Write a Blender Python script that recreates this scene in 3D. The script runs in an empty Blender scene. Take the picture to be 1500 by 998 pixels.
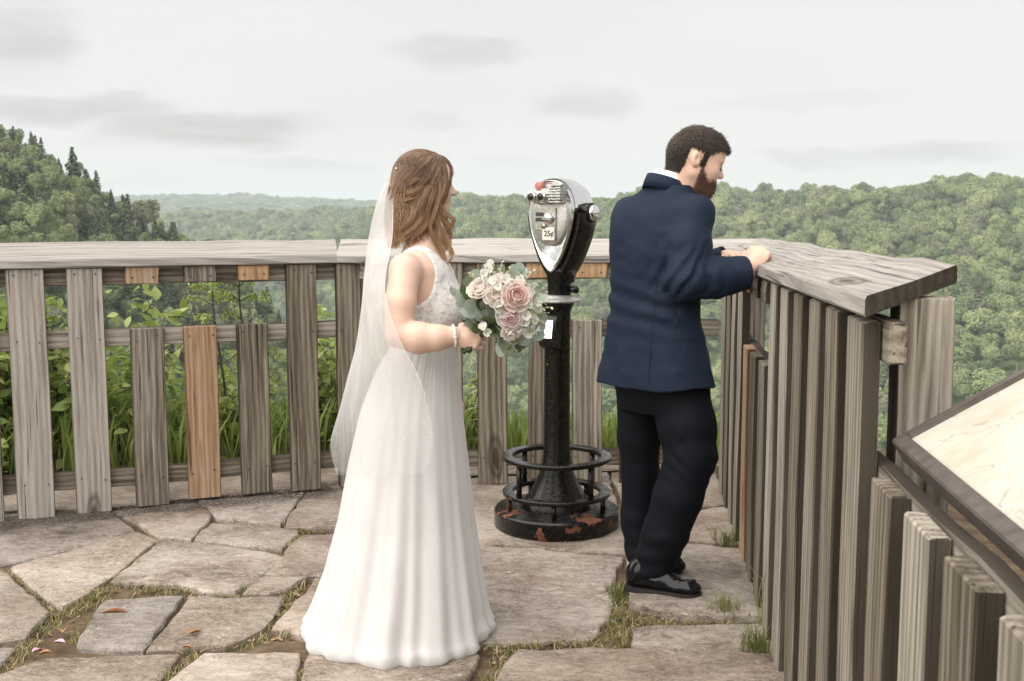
import bpy, bmesh, math, random
import numpy as np
from mathutils import Vector, Matrix
random.seed(7); rng = np.random.default_rng(7)
sc = bpy.context.scene
col = sc.collection
R = math.radians

# ------------------------------------------------------------------ camera
FPX, CAMZ, PITCH = 1650.0, 1.49, R(6.6)
cam_d = bpy.data.cameras.new('camera'); cam = bpy.data.objects.new('camera', cam_d); col.objects.link(cam)
cam.location = (0, 0, CAMZ); cam.rotation_euler = (R(90) - PITCH, 0, 0)
cam_d.sensor_width = 36; cam_d.lens = FPX / 1500 * 36; cam_d.clip_start = 0.05; cam_d.clip_end = 30000
cam_d.dof.use_dof = True; cam_d.dof.focus_distance = 4.1; cam_d.dof.aperture_fstop = 8.5
sc.camera = cam

# ------------------------------------------------------------------ picture settings
sc.render.engine = 'CYCLES'
sc.view_settings.view_transform = 'Standard'; sc.view_settings.look = 'None'
sc.view_settings.exposure = 0.45; sc.view_settings.gamma = 1; sc.view_settings.use_curve_mapping = False
sc.cycles.use_denoising = True
sc.cycles.max_bounces = 8; sc.cycles.diffuse_bounces = 2; sc.cycles.glossy_bounces = 3
sc.cycles.transparent_max_bounces = 24; sc.cycles.transmission_bounces = 4; sc.cycles.volume_bounces = 0
sc.cycles.sample_clamp_indirect = 8

# ------------------------------------------------------------------ node helpers
class NT:
    def __init__(s, tree):
        s.t = tree; tree.nodes.clear()
    def n(s, typ, ins=None, **props):
        nd = s.t.nodes.new(typ)
        for k, v in props.items(): setattr(nd, k, v)
        for k, v in (ins or {}).items():
            sock = nd.inputs[k]
            if isinstance(v, bpy.types.NodeSocket): s.t.links.new(v, sock)
            elif isinstance(v, bpy.types.Node): s.t.links.new(v.outputs[0], sock)
            else: sock.default_value = v
        return nd
    def math(s, op, a, b=0.0, c=0.0, clamp=False):
        return s.n('ShaderNodeMath', {0: a, 1: b, 2: c}, operation=op, use_clamp=clamp).outputs[0]
    def vec(s, op, a, b=(0, 0, 0)):
        nd = s.n('ShaderNodeVectorMath', {0: a, 1: b}, operation=op)
        return nd.outputs['Value'] if op in ('DOT_PRODUCT', 'LENGTH', 'DISTANCE') else nd.outputs[0]
    def noise(s, v, scale, detail=4, rough=0.55, dist=0.0, out='Fac'):
        return s.n('ShaderNodeTexNoise', {'Vector': v, 'Scale': scale, 'Detail': detail, 'Roughness': rough, 'Distortion': dist}).outputs[out]
    def ramp(s, f, stops, interp='LINEAR'):
        nd = s.n('ShaderNodeValToRGB', {0: f}); cr = nd.color_ramp; cr.interpolation = interp
        while len(cr.elements) < len(stops): cr.elements.new(0.5)
        for e, (p, c) in zip(cr.elements, stops):
            e.position = p; e.color = (c, c, c, 1) if isinstance(c, (int, float)) else (*c, 1)
        return nd.outputs[0]
    def mix(s, f, a, b, blend='MIX'):
        nd = s.n('ShaderNodeMix', data_type='RGBA', blend_type=blend)
        for k, v in ((0, f), (6, a), (7, b)):
            if isinstance(v, bpy.types.NodeSocket): s.t.links.new(v, nd.inputs[k])
            else: nd.inputs[k].default_value = v if k == 0 else ((*v, 1) if len(v) == 3 else v)
        return nd.outputs[2]
    def mapv(s, v, scale=(1, 1, 1), loc=(0, 0, 0), rot=(0, 0, 0)):
        return s.n('ShaderNodeMapping', {'Vector': v, 'Scale': scale, 'Location': loc, 'Rotation': rot}).outputs[0]
    def bump(s, h, strength=0.3, dist=0.01, normal=None):
        ins = {'Height': h, 'Strength': strength, 'Distance': dist}
        if normal is not None: ins['Normal'] = normal
        return s.n('ShaderNodeBump', ins).outputs[0]
    def link(s, a, b): s.t.links.new(a, b)

def material(name, fn):
    m = bpy.data.materials.new(name); m.use_nodes = True
    t = NT(m.node_tree); sh = fn(t)
    out = t.n('ShaderNodeOutputMaterial'); t.link(sh if isinstance(sh, bpy.types.NodeSocket) else sh.outputs[0], out.inputs[0])
    return m
def pbsdf(t, color, rough=0.7, normal=None, **kw):
    ins = {'Roughness': rough}
    if isinstance(color, tuple): color = (*color, 1) if len(color) == 3 else color
    ins['Base Color'] = color
    if normal is not None: ins['Normal'] = normal
    ins.update(kw)
    return t.n('ShaderNodeBsdfPrincipled', ins)
def coords(t, which='Object'): return t.n('ShaderNodeTexCoord').outputs[which]
def geo(t, which='Position'): return t.n('ShaderNodeNewGeometry').outputs[which]
def orand(t): return t.n('ShaderNodeObjectInfo').outputs['Random']

# ------------------------------------------------------------------ pixel -> place helpers (photograph pixels, 1500 x 998)
FWD = np.array([0, math.cos(PITCH), -math.sin(PITCH)]); UPV = np.array([0, math.sin(PITCH), math.cos(PITCH)])
CAM = np.array([0, 0, CAMZ])
def ray(u, v): return FWD + np.array([1, 0, 0]) * ((u - 750) / FPX) + UPV * ((499 - v) / FPX)
def G(u, v, z=0.0):
    r = ray(u, v); return CAM + r * ((z - CAMZ) / r[2])
def D(u, v, y):
    r = ray(u, v); return CAM + r * (y / r[1])
def proj(p):
    p = np.asarray(p, float) - CAM
    f = p @ FWD; return np.stack([750 + FPX * p[..., 0] / f, 499 - FPX * (p @ UPV) / f, f], -1)

# ------------------------------------------------------------------ sky, sun
SUN_EL, SUN_AZ = 50, 232        # azimuth: degrees clockwise from +Y, where the light comes FROM
w = bpy.data.worlds.new('World'); sc.world = w; w.use_nodes = True
t = NT(w.node_tree)
sky = t.n('ShaderNodeTexSky', sky_type='NISHITA', sun_disc=False, sun_elevation=R(SUN_EL), sun_rotation=R(SUN_AZ), altitude=900, dust_density=3.0)
dirv = coords(t, 'Generated')
warp = t.vec('SUBTRACT', t.noise(t.mapv(dirv, (5, 5, 14)), 1.6, 3, 0.6, out='Color'), (0.5, 0.5, 0.5))
wd = t.vec('ADD', dirv, t.vec('MULTIPLY', warp, (0.10, 0.10, 0.045)))
cl = None
for (u, v, ru, rv, st) in [(330, 192, 190, 34, 1.0), (110, 152, 190, 26, .8), (395, 212, 80, 20, .6), (20, 45, 90, 55, .75), (675, 78, 110, 32, .62), (845, 148, 90, 28, .55),
                           (1300, 224, 170, 17, .75), (630, 178, 70, 15, .4), (430, 243, 150, 10, .4), (190, 268, 90, 8, .3), (1180, 150, 190, 14, .22), (740, 232, 60, 9, .3)]:
    d0 = ray(u, v); d0 /= np.linalg.norm(d0)
    rt = np.cross(d0, [0, 0, 1]); rt /= np.linalg.norm(rt); up = np.cross(rt, d0)
    df = t.vec('SUBTRACT', wd, tuple(d0))
    a = t.math('DIVIDE', t.vec('DOT_PRODUCT', df, tuple(rt)), ru / FPX); b = t.math('DIVIDE', t.vec('DOT_PRODUCT', df, tuple(up)), rv / FPX)
    q = t.math('ADD', t.math('MULTIPLY', a, a), t.math('MULTIPLY', b, b))
    f = t.math('MULTIPLY', t.n('ShaderNodeMapRange', {'Value': q, 'From Min': 1.3, 'From Max': 0.05, 'To Min': 0, 'To Max': st}, interpolation_type='SMOOTHSTEP').outputs[0], 1.0)
    cl = f if cl is None else t.math('MAXIMUM', cl, f)
brk = t.ramp(t.noise(t.mapv(dirv, (6, 6, 26)), 1.3, 3, 0.6), [(0.36, 0.35), (0.62, 1.0)])
wide = t.ramp(t.noise(t.mapv(dirv, (1.6, 1.6, 6), (3, 1, 0)), 1.2, 2, 0.5), [(0.5, 0.0), (0.75, 0.25)])
clf = t.math('MAXIMUM', t.math('MULTIPLY', cl, brk), wide, clamp=True)
cloud = t.mix(clf, (0.668, 0.658, 0.644), (0.465, 0.452, 0.436))
skyc = t.vec('MULTIPLY', sky.outputs[0], (0.10, 0.10, 0.10))
full = t.mix(0.94, skyc, cloud)
w.cycles.sampling_method = 'MANUAL'; w.cycles.sample_map_resolution = 256
bg = t.n('ShaderNodeBackground', {'Color': full, 'Strength': 1.0})
wo = t.n('ShaderNodeOutputWorld'); t.link(bg.outputs[0], wo.inputs[0])
sun_d = bpy.data.lights.new('sun', 'SUN'); sun = bpy.data.objects.new('sun', sun_d); col.objects.link(sun)
sun_d.energy = 4.6; sun_d.angle = R(100); sun_d.color = (1.0, 0.95, 0.88)
sd = Vector((math.sin(R(SUN_AZ)) * math.cos(R(SUN_EL)), math.cos(R(SUN_AZ)) * math.cos(R(SUN_EL)), math.sin(R(SUN_EL))))
sun.rotation_euler = sd.to_track_quat('Z', 'Y').to_euler(); sun.location = (-8, -8, 14)

# ------------------------------------------------------------------ object helpers
def link(o, parent=None):
    col.objects.link(o)
    if parent is not None: o.parent = parent
    return o
def tag(o, label=None, cat=None, group=None, kind=None):
    for k, v in (('label', label), ('category', cat), ('group', group), ('kind', kind)):
        if v: o[k] = v
    return o
def thing(name, loc, label, cat, group=None, rz=0):
    o = bpy.data.objects.new(name, None); o.empty_display_size = 0.1; col.objects.link(o)
    o.location = tuple(loc); o.rotation_euler = (0, 0, rz)
    return tag(o, label, cat, group)
def mesh(name, verts, faces, mats, parent=None, smooth=True, midx=None, local=True):
    """verts in world space; when parent is an unrotated Empty they are shifted to it"""
    me = bpy.data.meshes.new(name)
    verts = np.asarray(verts, float)
    if parent is not None and local:
        off = Vector((0, 0, 0)); q = parent
        while q is not None: off += q.location; q = q.parent
        verts = verts - np.array(off)
    me.from_pydata(verts.tolist(), [], [list(map(int, f)) for f in faces] if not isinstance(faces, np.ndarray) else faces.tolist())
    for m in (mats if isinstance(mats, (list, tuple)) else [mats]): me.materials.append(m)
    if midx is not None: me.polygons.foreach_set('material_index', np.asarray(midx, dtype=np.int32))
    if smooth: me.polygons.foreach_set('use_smooth', np.ones(len(me.polygons), dtype=bool))
    me.update()
    o = bpy.data.objects.new(name, me); link(o, parent)
    return o
class MB:
    """collects pieces of one mesh"""
    def __init__(s): s.v = []; s.f = []; s.m = []; s.n = 0
    def add(s, v, f, mi=0):
        v = np.asarray(v, float).reshape(-1, 3)
        s.v.append(v); s.f += [[int(i) + s.n for i in q] for q in f]; s.m += [mi] * len(f); s.n += len(v)
    def build(s, name, mats, parent=None, smooth=True):
        return mesh(name, np.concatenate(s.v), s.f, mats, parent, smooth, s.m)
def frame(d, up=(0, 0, 1)):
    d = np.asarray(d, float); d = d / np.linalg.norm(d); up = np.asarray(up, float)
    x = np.cross(up, d)
    if np.linalg.norm(x) < 1e-4: x = np.cross((0, 1, 0), d)
    x /= np.linalg.norm(x); return x, np.cross(d, x), d
def grid_faces(nr, nc, closed=True):
    f = []
    for i in range(nr - 1):
        for j in range(nc if closed else nc - 1):
            k = (j + 1) % nc; f.append((i * nc + j, i * nc + k, (i + 1) * nc + k, (i + 1) * nc + j))
    return f
def tube(path, rad, seg=8, caps=True, up=(0, 0, 1)):
    path = np.asarray(path, float); n = len(path); rad = np.broadcast_to(rad, (n,))
    vs = []; x = None
    for i in range(n):
        d = path[min(i + 1, n - 1)] - path[max(i - 1, 0)]
        if x is None: x, y, d = frame(d, up)
        else:
            d = d / np.linalg.norm(d); x = x - d * (x @ d); x /= np.linalg.norm(x); y = np.cross(d, x)
        a = np.arange(seg) * 2 * math.pi / seg
        vs.append(path[i] + rad[i] * (np.cos(a)[:, None] * x + np.sin(a)[:, None] * y))
    f = grid_faces(n, seg)
    if caps: f += [list(range(seg))[::-1], [(n - 1) * seg + j for j in range(seg)]]
    return np.concatenate(vs), f
def lathe(prof, seg=48, c=(0, 0, 0), caps=True):
    a = np.arange(seg) * 2 * math.pi / seg
    vs = [np.stack([c[0] + r * np.cos(a), c[1] + r * np.sin(a), np.full(seg, c[2] + z)], -1) for r, z in prof]
    f = grid_faces(len(prof), seg)
    if caps: f += [list(range(seg))[::-1], [(len(prof) - 1) * seg + j for j in range(seg)]]
    return np.concatenate(vs), f
def box(c, s, M=None):
    v = np.array([[x, y, z] for x in (-.5, .5) for y in (-.5, .5) for z in (-.5, .5)]) * np.asarray(s)
    if M is not None: v = v @ np.asarray(M).T
    return v + np.asarray(c), [(0, 1, 3, 2), (4, 6, 7, 5), (0, 4, 5, 1), (2, 3, 7, 6), (0, 2, 6, 4), (1, 5, 7, 3)]
def catmull(P, n):
    P = np.asarray(P, float); m = len(P)
    Q = np.concatenate([[2 * P[0] - P[1]], P, [2 * P[-1] - P[-2]]])
    out = []
    for s in np.linspace(0, m - 1, n):
        i = min(int(s), m - 2); f = s - i; a, b, c, d = Q[i:i + 4]
        out.append(0.5 * (2 * b + (c - a) * f + (2 * a - 5 * b + 4 * c - d) * f * f + (3 * b - a - 3 * c + d) * f ** 3))
    return np.array(out)
# smooth value noise in numpy (for shaping geometry)
_perm = rng.random((64, 64, 64))
def vnoise(p):
    p = np.asarray(p, float); i = np.floor(p).astype(int); f = p - i; f = f * f * (3 - 2 * f); r = 0
    for dx in (0, 1):
        for dy in (0, 1):
            for dz in (0, 1):
                wgt = (f[..., 0] if dx else 1 - f[..., 0]) * (f[..., 1] if dy else 1 - f[..., 1]) * (f[..., 2] if dz else 1 - f[..., 2])
                r = r + wgt * _perm[(i[..., 0] + dx) % 64, (i[..., 1] + dy) % 64, (i[..., 2] + dz) % 64]
    return r * 2 - 1

# ------------------------------------------------------------------ signed-distance sculpting: smooth unions turned into one surface
class SDF:
    def __init__(s, lo, hi, h):
        s.lo = np.asarray(lo, float); s.h = h
        s.n = np.ceil((np.asarray(hi, float) - s.lo) / h).astype(int) + 1
        s.F = np.full(s.n, 1.0, dtype=np.float32)
    def _sub(s, lo, hi):
        a = np.clip(np.floor((np.asarray(lo) - s.lo) / s.h).astype(int), 0, s.n); b = np.clip(np.ceil((np.asarray(hi) - s.lo) / s.h).astype(int) + 1, 0, s.n)
        if np.any(b <= a): return None, None
        ax = [(s.lo[k] + s.h * np.arange(a[k], b[k])).astype(np.float32) for k in range(3)]
        P = np.stack(np.meshgrid(*ax, indexing='ij'), -1)
        return tuple(slice(a[k], b[k]) for k in range(3)), P
    def put(s, fn, lo, hi, k=0.01, op='add'):
        m = k + 3 * s.h; sl, P = s._sub(np.asarray(lo) - m, np.asarray(hi) + m)
        if sl is None: return
        b = fn(P); a = s.F[sl]
        if op == 'add': hh = np.maximum(k - np.abs(a - b), 0) / k; s.F[sl] = np.minimum(a, b) - hh * hh * k * .25
        else: b = -b; hh = np.maximum(k - np.abs(a - b), 0) / k; s.F[sl] = np.maximum(a, b) + hh * hh * k * .25
    def cone(s, a, b, ra, rb, k=0.01, op='add', sq=None):
        a = np.asarray(a, float); b = np.asarray(b, float); ba = b - a; L2 = max(ba @ ba, 1e-9)
        r = max(ra, rb)
        def fn(P):
            q = P - a; hh = np.clip(q @ ba / L2, 0, 1)
            return np.linalg.norm(q - hh[..., None] * ba, axis=-1) - (ra + (rb - ra) * hh)
        s.put(fn, np.minimum(a, b) - r, np.maximum(a, b) + r, k, op)
    def chain(s, pts, rads, k=0.01):
        for i in range(len(pts) - 1): s.cone(pts[i], pts[i + 1], rads[i], rads[i + 1], k)
    def ell(s, c, r, M=None, k=0.01, op='add'):
        c = np.asarray(c, float); r = np.asarray(r, float)
        M = np.eye(3) if M is None else np.asarray(M)      # columns = axes
        def fn(P):
            q = (P - c) @ M; k0 = np.linalg.norm(q / r, axis=-1); k1 = np.linalg.norm(q / (r * r), axis=-1)
            return np.where(k1 > 1e-6, k0 * (k0 - 1) / np.maximum(k1, 1e-6), -r.min())
        e = np.sqrt(((M * r) ** 2).sum(1)); s.put(fn, c - e, c + e, k, op)
    def stack(s, st, yaw=0.0, k=0.01, op='add', p=2.4):
        """st rows: z, cx, cy, rx, ry (upright loft of super-ellipses turned by yaw)"""
        st = np.asarray(sorted(st), float); z = st[:, 0]; zz = np.linspace(z[0], z[-1], max(8, int((z[-1] - z[0]) / 0.01)))
        def cub(y):
            if len(z) < 3: return np.interp(zz, z, y)
            g = np.gradient(y, z); i = np.clip(np.searchsorted(z, zz) - 1, 0, len(z) - 2); hz = z[i + 1] - z[i]; f = (zz - z[i]) / hz
            return (2*f**3-3*f**2+1)*y[i] + (f**3-2*f**2+f)*hz*g[i] + (-2*f**3+3*f**2)*y[i+1] + (f**3-f**2)*hz*g[i+1]
        C = [cub(st[:, j]) for j in range(1, 5)]
        cy, sy = math.cos(yaw), math.sin(yaw)
        def fn(P):
            cx, c_y, rx, ry = [np.interp(P[..., 2], zz, c) for c in C]
            x = P[..., 0] - cx; y = P[..., 1] - c_y
            xx = (x * cy + y * sy) / rx; yy = (-x * sy + y * cy) / ry
            l = (np.abs(xx) ** p + np.abs(yy) ** p) ** (1 / p)
            d = (l - 1) * np.minimum(rx, ry)
            dz = np.maximum(z[0] - P[..., 2], P[..., 2] - z[-1])
            return np.where((d > 0) & (dz > 0), np.sqrt(np.maximum(d, 0) ** 2 + np.maximum(dz, 0) ** 2), np.maximum(d, dz))
        rr = np.maximum(st[:, 3], st[:, 4]).max()
        s.put(fn, (st[:, 1].min() - rr, st[:, 2].min() - rr, z[0]), (st[:, 1].max() + rr, st[:, 2].max() + rr, z[-1]), k, op)
    def displace(s, fn):
        """fn(P) added to the distance near the surface"""
        idx = np.argwhere(np.abs(s.F) < 4 * s.h); P = s.lo + idx * s.h
        s.F[tuple(idx.T)] += fn(P)
    def surface(s):
        F = s.F; neg = F < 0; n = F.shape
        corners = [(i, j, k) for i in (0, 1) for j in (0, 1) for k in (0, 1)]
        cnt = sum(neg[i:n[0]-1+i, j:n[1]-1+j, k:n[2]-1+k].astype(np.int8) for i, j, k in corners)
        cells = np.argwhere((cnt > 0) & (cnt < 8))
        acc = np.zeros((len(cells), 3)); num = np.zeros(len(cells))
        for a in corners:
            for ax in range(3):
                if a[ax] == 1: continue
                b = list(a); b[ax] = 1
                fa = F[tuple((cells + a).T)]; fb = F[tuple((cells + b).T)]
                m = (fa < 0) != (fb < 0); tt = np.where(m, fa / np.where(fa == fb, 1, fa - fb), 0)
                p = np.array(a, float)[None] + np.eye(3)[ax] * tt[:, None]
                acc += p * m[:, None]; num += m
        V = s.lo + s.h * (cells + acc / num[:, None])
        idm = np.full([x - 1 for x in n], -1, dtype=np.int32); idm[tuple(cells.T)] = np.arange(len(cells))
        quads = []
        for ax in range(3):
            o1, o2 = [(1, 2), (2, 0), (0, 1)][ax]
            sl0 = [slice(1, x - 1) for x in n]; sl0[ax] = slice(0, n[ax] - 1); sl1 = list(sl0); sl1[ax] = slice(1, n[ax])
            A = neg[tuple(sl0)]; B = neg[tuple(sl1)]; ch = np.argwhere(A != B)
            if len(ch) == 0: continue
            base = ch + 1; base[:, ax] -= 1
            fl = A[tuple(ch.T)]
            def cid(d1, d2):
                q = base.copy(); q[:, o1] -= d1; q[:, o2] -= d2; return idm[tuple(q.T)]
            q = np.stack([cid(1, 1), cid(0, 1), cid(0, 0), cid(1, 0)], -1)
            q[~fl] = q[~fl][:, ::-1]; quads.append(q)
        return V, np.concatenate(quads)
def relax(V, Q, n=1, lam=0.5):
    e = np.concatenate([Q[:, [0, 1]], Q[:, [1, 2]], Q[:, [2, 3]], Q[:, [3, 0]]]); e = np.concatenate([e, e[:, ::-1]])
    for _ in range(n):
        s = np.zeros_like(V); np.add.at(s, e[:, 0], V[e[:, 1]]); c = np.bincount(e[:, 0], minlength=len(V))[:, None]
        V = V + lam * (s / np.maximum(c, 1) - V)
    return V
# ================================================================== the land
M = {}
def leaf_mat(name, dark, light, trans=0.35, hue=None, sheen=0.45):
    def fn(t):
        r = t.n('ShaderNodeNewGeometry').outputs['Random Per Island']
        f = t.math('ADD', t.math('MULTIPLY', r, 0.6), t.math('MULTIPLY', orand(t), 0.5))
        c = t.ramp(f, [(0.0, dark), (0.95, light)] if hue is None else [(0.0, dark), (0.55, light), (1.0, hue)])
        p = pbsdf(t, c, sheen, **{'Specular IOR Level': 0.3})
        tr = t.n('ShaderNodeBsdfTranslucent', {'Color': t.mix(0.5, c, (0.25, 0.35, 0.05))})
        return t.n('ShaderNodeMixShader', {0: trans, 1: p.outputs[0], 2: tr.outputs[0]})
    return material(name, fn)
def forest_mat(name, dark, light, hue):
    def fn(t):
        r = t.n('ShaderNodeNewGeometry').outputs['Random Per Island']
        pos = geo(t); patch = t.noise(pos, 0.018, 3, 0.5)
        f = t.math('ADD', t.math('ADD', t.math('MULTIPLY', r, 0.28), t.math('MULTIPLY', orand(t), 0.55)), t.math('MULTIPLY', t.math('SUBTRACT', patch, 0.40), 0.9))
        c = t.ramp(f, [(0.05, dark), (0.6, light), (1.0, hue)])
        gr = t.ramp(t.math('FRACT', t.math('MULTIPLY', orand(t), 17.3)), [(0.86, 0), (0.9, .6)]); c = t.mix(gr, c, (0.20, 0.185, 0.135))
        return pbsdf(t, c, 0.7, **{'Specular IOR Level': 0.2})
    return material(name, fn)
M['forest'] = forest_mat('forest_foliage', (0.062, 0.100, 0.052), (0.225, 0.270, 0.122), (0.37, 0.39, 0.18))
M['spruce'] = forest_mat('spruce_needles', (0.055, 0.072, 0.042), (0.105, 0.122, 0.065), (0.15, 0.16, 0.085))
M['barkgrey'] = material('grey_bark', lambda t: pbsdf(t, t.ramp(t.noise(t.mapv(coords(t), (6, 6, 1)), 2.0), [(0.3, (0.16, 0.13, 0.10)), (0.7, (0.34, 0.30, 0.26))]), 0.9))
M['barkdark'] = material('dark_bark', lambda t: pbsdf(t, t.ramp(t.noise(t.mapv(coords(t), (30, 30, 6)), 2.0), [(0.3, (0.035, 0.028, 0.02)), (0.7, (0.10, 0.08, 0.06))]), 0.9))
def terr_fn(t):
    pos = geo(t); n1 = t.noise(pos, 0.08, 5); 
    far = t.ramp(n1, [(0.3, (0.05, 0.075, 0.03)), (0.7, (0.12, 0.155, 0.055))])
    soil = t.ramp(t.noise(pos, 7.0, 6, 0.65), [(0.25, (0.045, 0.03, 0.02)), (0.5, (0.11, 0.078, 0.05)), (0.75, (0.19, 0.145, 0.10))])
    d = t.vec('LENGTH', pos); near = t.n('ShaderNodeMapRange', {'Value': d, 'From Min': 8, 'From Max': 13}).outputs[0]
    b = t.bump(t.noise(pos, 60, 4), 0.6, 0.01)
    return pbsdf(t, t.mix(near, soil, far), 0.95, b, **{'Specular IOR Level': 0.1})
M['terrain'] = material('terrain_soil', terr_fn)

YS = np.array([0.3, 7.2, 9, 14, 30, 60, 120, 200, 300, 400, 500, 650, 800, 950, 1200, 1600, 2200, 2800, 3600, 4500, 5600, 7000, 9000.])
def zv(Y, v): return CAMZ - Y * (v - 308) / FPX
SKYL = np.array([[-900, 40], [-500, 110], [0, 222], [80, 242], [180, 326], [255, 364], [290, 382], [400, 476], [440, 526], [520, 640], [600, 760], [900, 900]], float)
def column(u):
    z = np.zeros(len(YS))
    near = np.interp(YS, [0, 7.2, 9, 14, 30, 60, 120, 200], [-0.022, -0.022, -0.6, -3.5, -13, -30, -62, -100])
    base_Y = np.interp(u, [300, 700, 1500, 2200], [900, 640, 400, 340]); top_Y = np.interp(u, [300, 700, 1100, 1500, 2200], [2100, 1450, 1080, 900, 760])
    top_v = np.interp(u, [-600, 200, 300, 420, 520, 700, 850, 1000, 1030, 1150, 1250, 1330, 1400, 1450, 1500, 1700, 2200],
                      [330, 330, 322, 318, 313, 303, 306, 300, 298, 298, 294, 296, 288, 288, 295, 300, 290])
    bz = zv(base_Y, 735); tz = zv(top_Y, top_v)
    far_v = np.interp(u, [-600, 150, 200, 240, 330, 405, 425, 470, 560, 700, 900, 1200, 2200], [300, 298, 292, 291, 290, 291, 298, 296, 301, 299, 297, 300, 300])
    for i, Y in enumerate(YS):
        if Y <= 200: z[i] = near[i]
        elif Y <= base_Y: f = (Y - 200) / (base_Y - 200); z[i] = -100 + (bz + 100) * f - 30 * math.sin(f * math.pi)
        elif Y <= top_Y: f = (Y - base_Y) / (top_Y - base_Y); z[i] = bz + (tz - bz) * (f ** 0.92)
        else:
            f = min(1, (Y - top_Y) / (4500 - top_Y)); z[i] = tz + (zv(4500, far_v) - tz) * max(0, (f - .75) * 4) - 25 * math.sin(min(1, f / .75) * math.pi)
            if Y > 4500: z[i] = zv(4500, far_v) - (Y - 4500) * 0.01
    vs = np.interp(u, SKYL[:, 0], SKYL[:, 1]); zl = zv(400, vs)
    hill = np.where(YS <= 400, zl - (400 - YS) * 0.34, zl - (YS - 400) * 0.55)
    return np.maximum(z, np.where((YS > 30) & (YS < 1200), hill, -1e3))
UK = np.arange(-1100, 2700, 40.0); TAB = np.array([column(u) for u in UK])
def land_z(X, Y):
    u = np.clip(750 + FPX * X / np.maximum(Y, .3), UK[0], UK[-1]); fi = (u - UK[0]) / 40; i = np.clip(fi.astype(int), 0, len(UK) - 2); f = fi - i
    lY = np.log(np.maximum(Y, .3)); L = np.log(YS); j = np.clip(np.searchsorted(L, lY) - 1, 0, len(YS) - 2)
    # linear in Y between table rows
    g = np.clip((Y - YS[j]) / (YS[j + 1] - YS[j]), 0, 1)
    a = TAB[i, j] * (1 - g) + TAB[i, j + 1] * g; b = TAB[i + 1, j] * (1 - g) + TAB[i + 1, j + 1] * g
    z = a * (1 - f) + b * f
    amp = np.clip((Y - 60) / 300, 0, 1)
    return z + amp * (8 * vnoise(np.stack([X / 90, Y / 90, 0 * X], -1)) + 3 * vnoise(np.stack([X / 33, Y / 33, 0 * X + 5], -1)))
# one sheet: fan in front, flat plateau behind
rr = np.concatenate([np.linspace(0.4, 7.2, 8), np.geomspace(8, 9000, 150)])
az = np.concatenate([np.linspace(-180, -52, 14)[:-1], np.linspace(-52, 52, 131), np.linspace(52, 180, 14)[1:]])
A, RR = np.meshgrid(np.radians(az), rr)
X = RR * np.sin(A); Yc = RR * np.cos(A); ac = np.clip(A, -R(49), R(49))
Zf = land_z(RR * np.sin(ac), RR * np.cos(ac))
wgt = np.clip((np.abs(A) - R(52)) / R(50), 0, 1); wgt = wgt * wgt * (3 - 2 * wgt)
Z = Zf * (1 - wgt) + (-0.05) * wgt
nearm = np.clip((np.hypot(X, Yc) - 7) / 3, 0, 1); inside = (np.abs(X) < 3.4) & (Yc < 6.75) & (Yc > -6)
Z = np.where(inside, -0.022, Z)
vs = np.stack([X, Yc, Z], -1).reshape(-1, 3)
ter = mesh('terrain', vs, grid_faces(len(rr), len(az), False), M['terrain']); tag(ter, kind='structure')

# ------------------------------------------------------------------ trees
def crown_proto(name, seed, kind='broad'):
    r_ = np.random.default_rng(seed); mb = MB()
    def quad(c, nrm, s, mi=0):
        x, y, d = frame(nrm, r_.normal(size=3)); s1, s2 = s * r_.uniform(.7, 1.2), s * r_.uniform(.6, 1.0)
        mb.add([c - x * s1 - y * s2 * .3, c - y * s2, c + x * s1 - d * s * .25, c + y * s2 * .9], [(0, 1, 2, 3)], mi)
    if kind == 'broad':
        lobes = [(np.array([0, 0, .12]), .66)]
        for i in range(r_.integers(9, 13)):
            a = r_.uniform(0, 2 * math.pi); rad = r_.uniform(.35, .68); zz = r_.uniform(-.35, .62)
            lobes.append((np.array([rad * math.cos(a), rad * math.sin(a), zz * (1.1 - rad * .4)]), r_.uniform(.26, .42)))
        bm = bmesh.new(); bmesh.ops.create_icosphere(bm, subdivisions=2, radius=0.54)
        v = np.array([x.co[:] for x in bm.verts]); f = [[x.index for x in q.verts] for q in bm.faces]; bm.free()
        mb.add(v * (1, 1, .85) + (0, 0, .05), f)
        for c, rad in lobes:
            for k in range(int(240 * rad / .35)):
                d = r_.normal(size=3); d /= np.linalg.norm(d)
                if d[2] < -.5: d[2] *= -1
                p = c + d * rad * r_.uniform(.82, 1.08); quad(p, d + r_.normal(size=3) * .40 + (0, 0, .25), r_.uniform(.040, .085))
    else:
        for lv in range(15):
            f = lv / 14; z = -1.2 + f * 2.35; rad = (1 - f) ** .8 * .85 + .05
            for k in range(int(10 + rad * 60)):
                a = r_.uniform(0, 2 * math.pi); q = r_.uniform(.25, 1.05)
                p = np.array([math.cos(a) * rad * q, math.sin(a) * rad * q, z - rad * q * .28 + r_.uniform(-.05, .05)])
                quad(p, np.array([math.cos(a) * .5, math.sin(a) * .5, .9]) + r_.normal(size=3) * .3, r_.uniform(.09, .19))
        mb.add(*tube([(0, 0, -1.3), (0, 0, 1.0)], [.05, .015], 5))
    me_v = np.concatenate(mb.v); me = bpy.data.meshes.new(name); me.from_pydata(me_v.tolist(), [], mb.f)
    me.materials.append(M['forest'] if kind == 'broad' else M['spruce'])
    if kind == 'broad': me.polygons.foreach_set('use_smooth', np.ones(len(me.polygons), dtype=bool))
    me.update(); return me
BROAD = [crown_proto('broad_crown', 100 + i) for i in range(7)]
SPRUCE = [crown_proto('spruce_crown', 200 + i, 'spruce') for i in range(3)]
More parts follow.
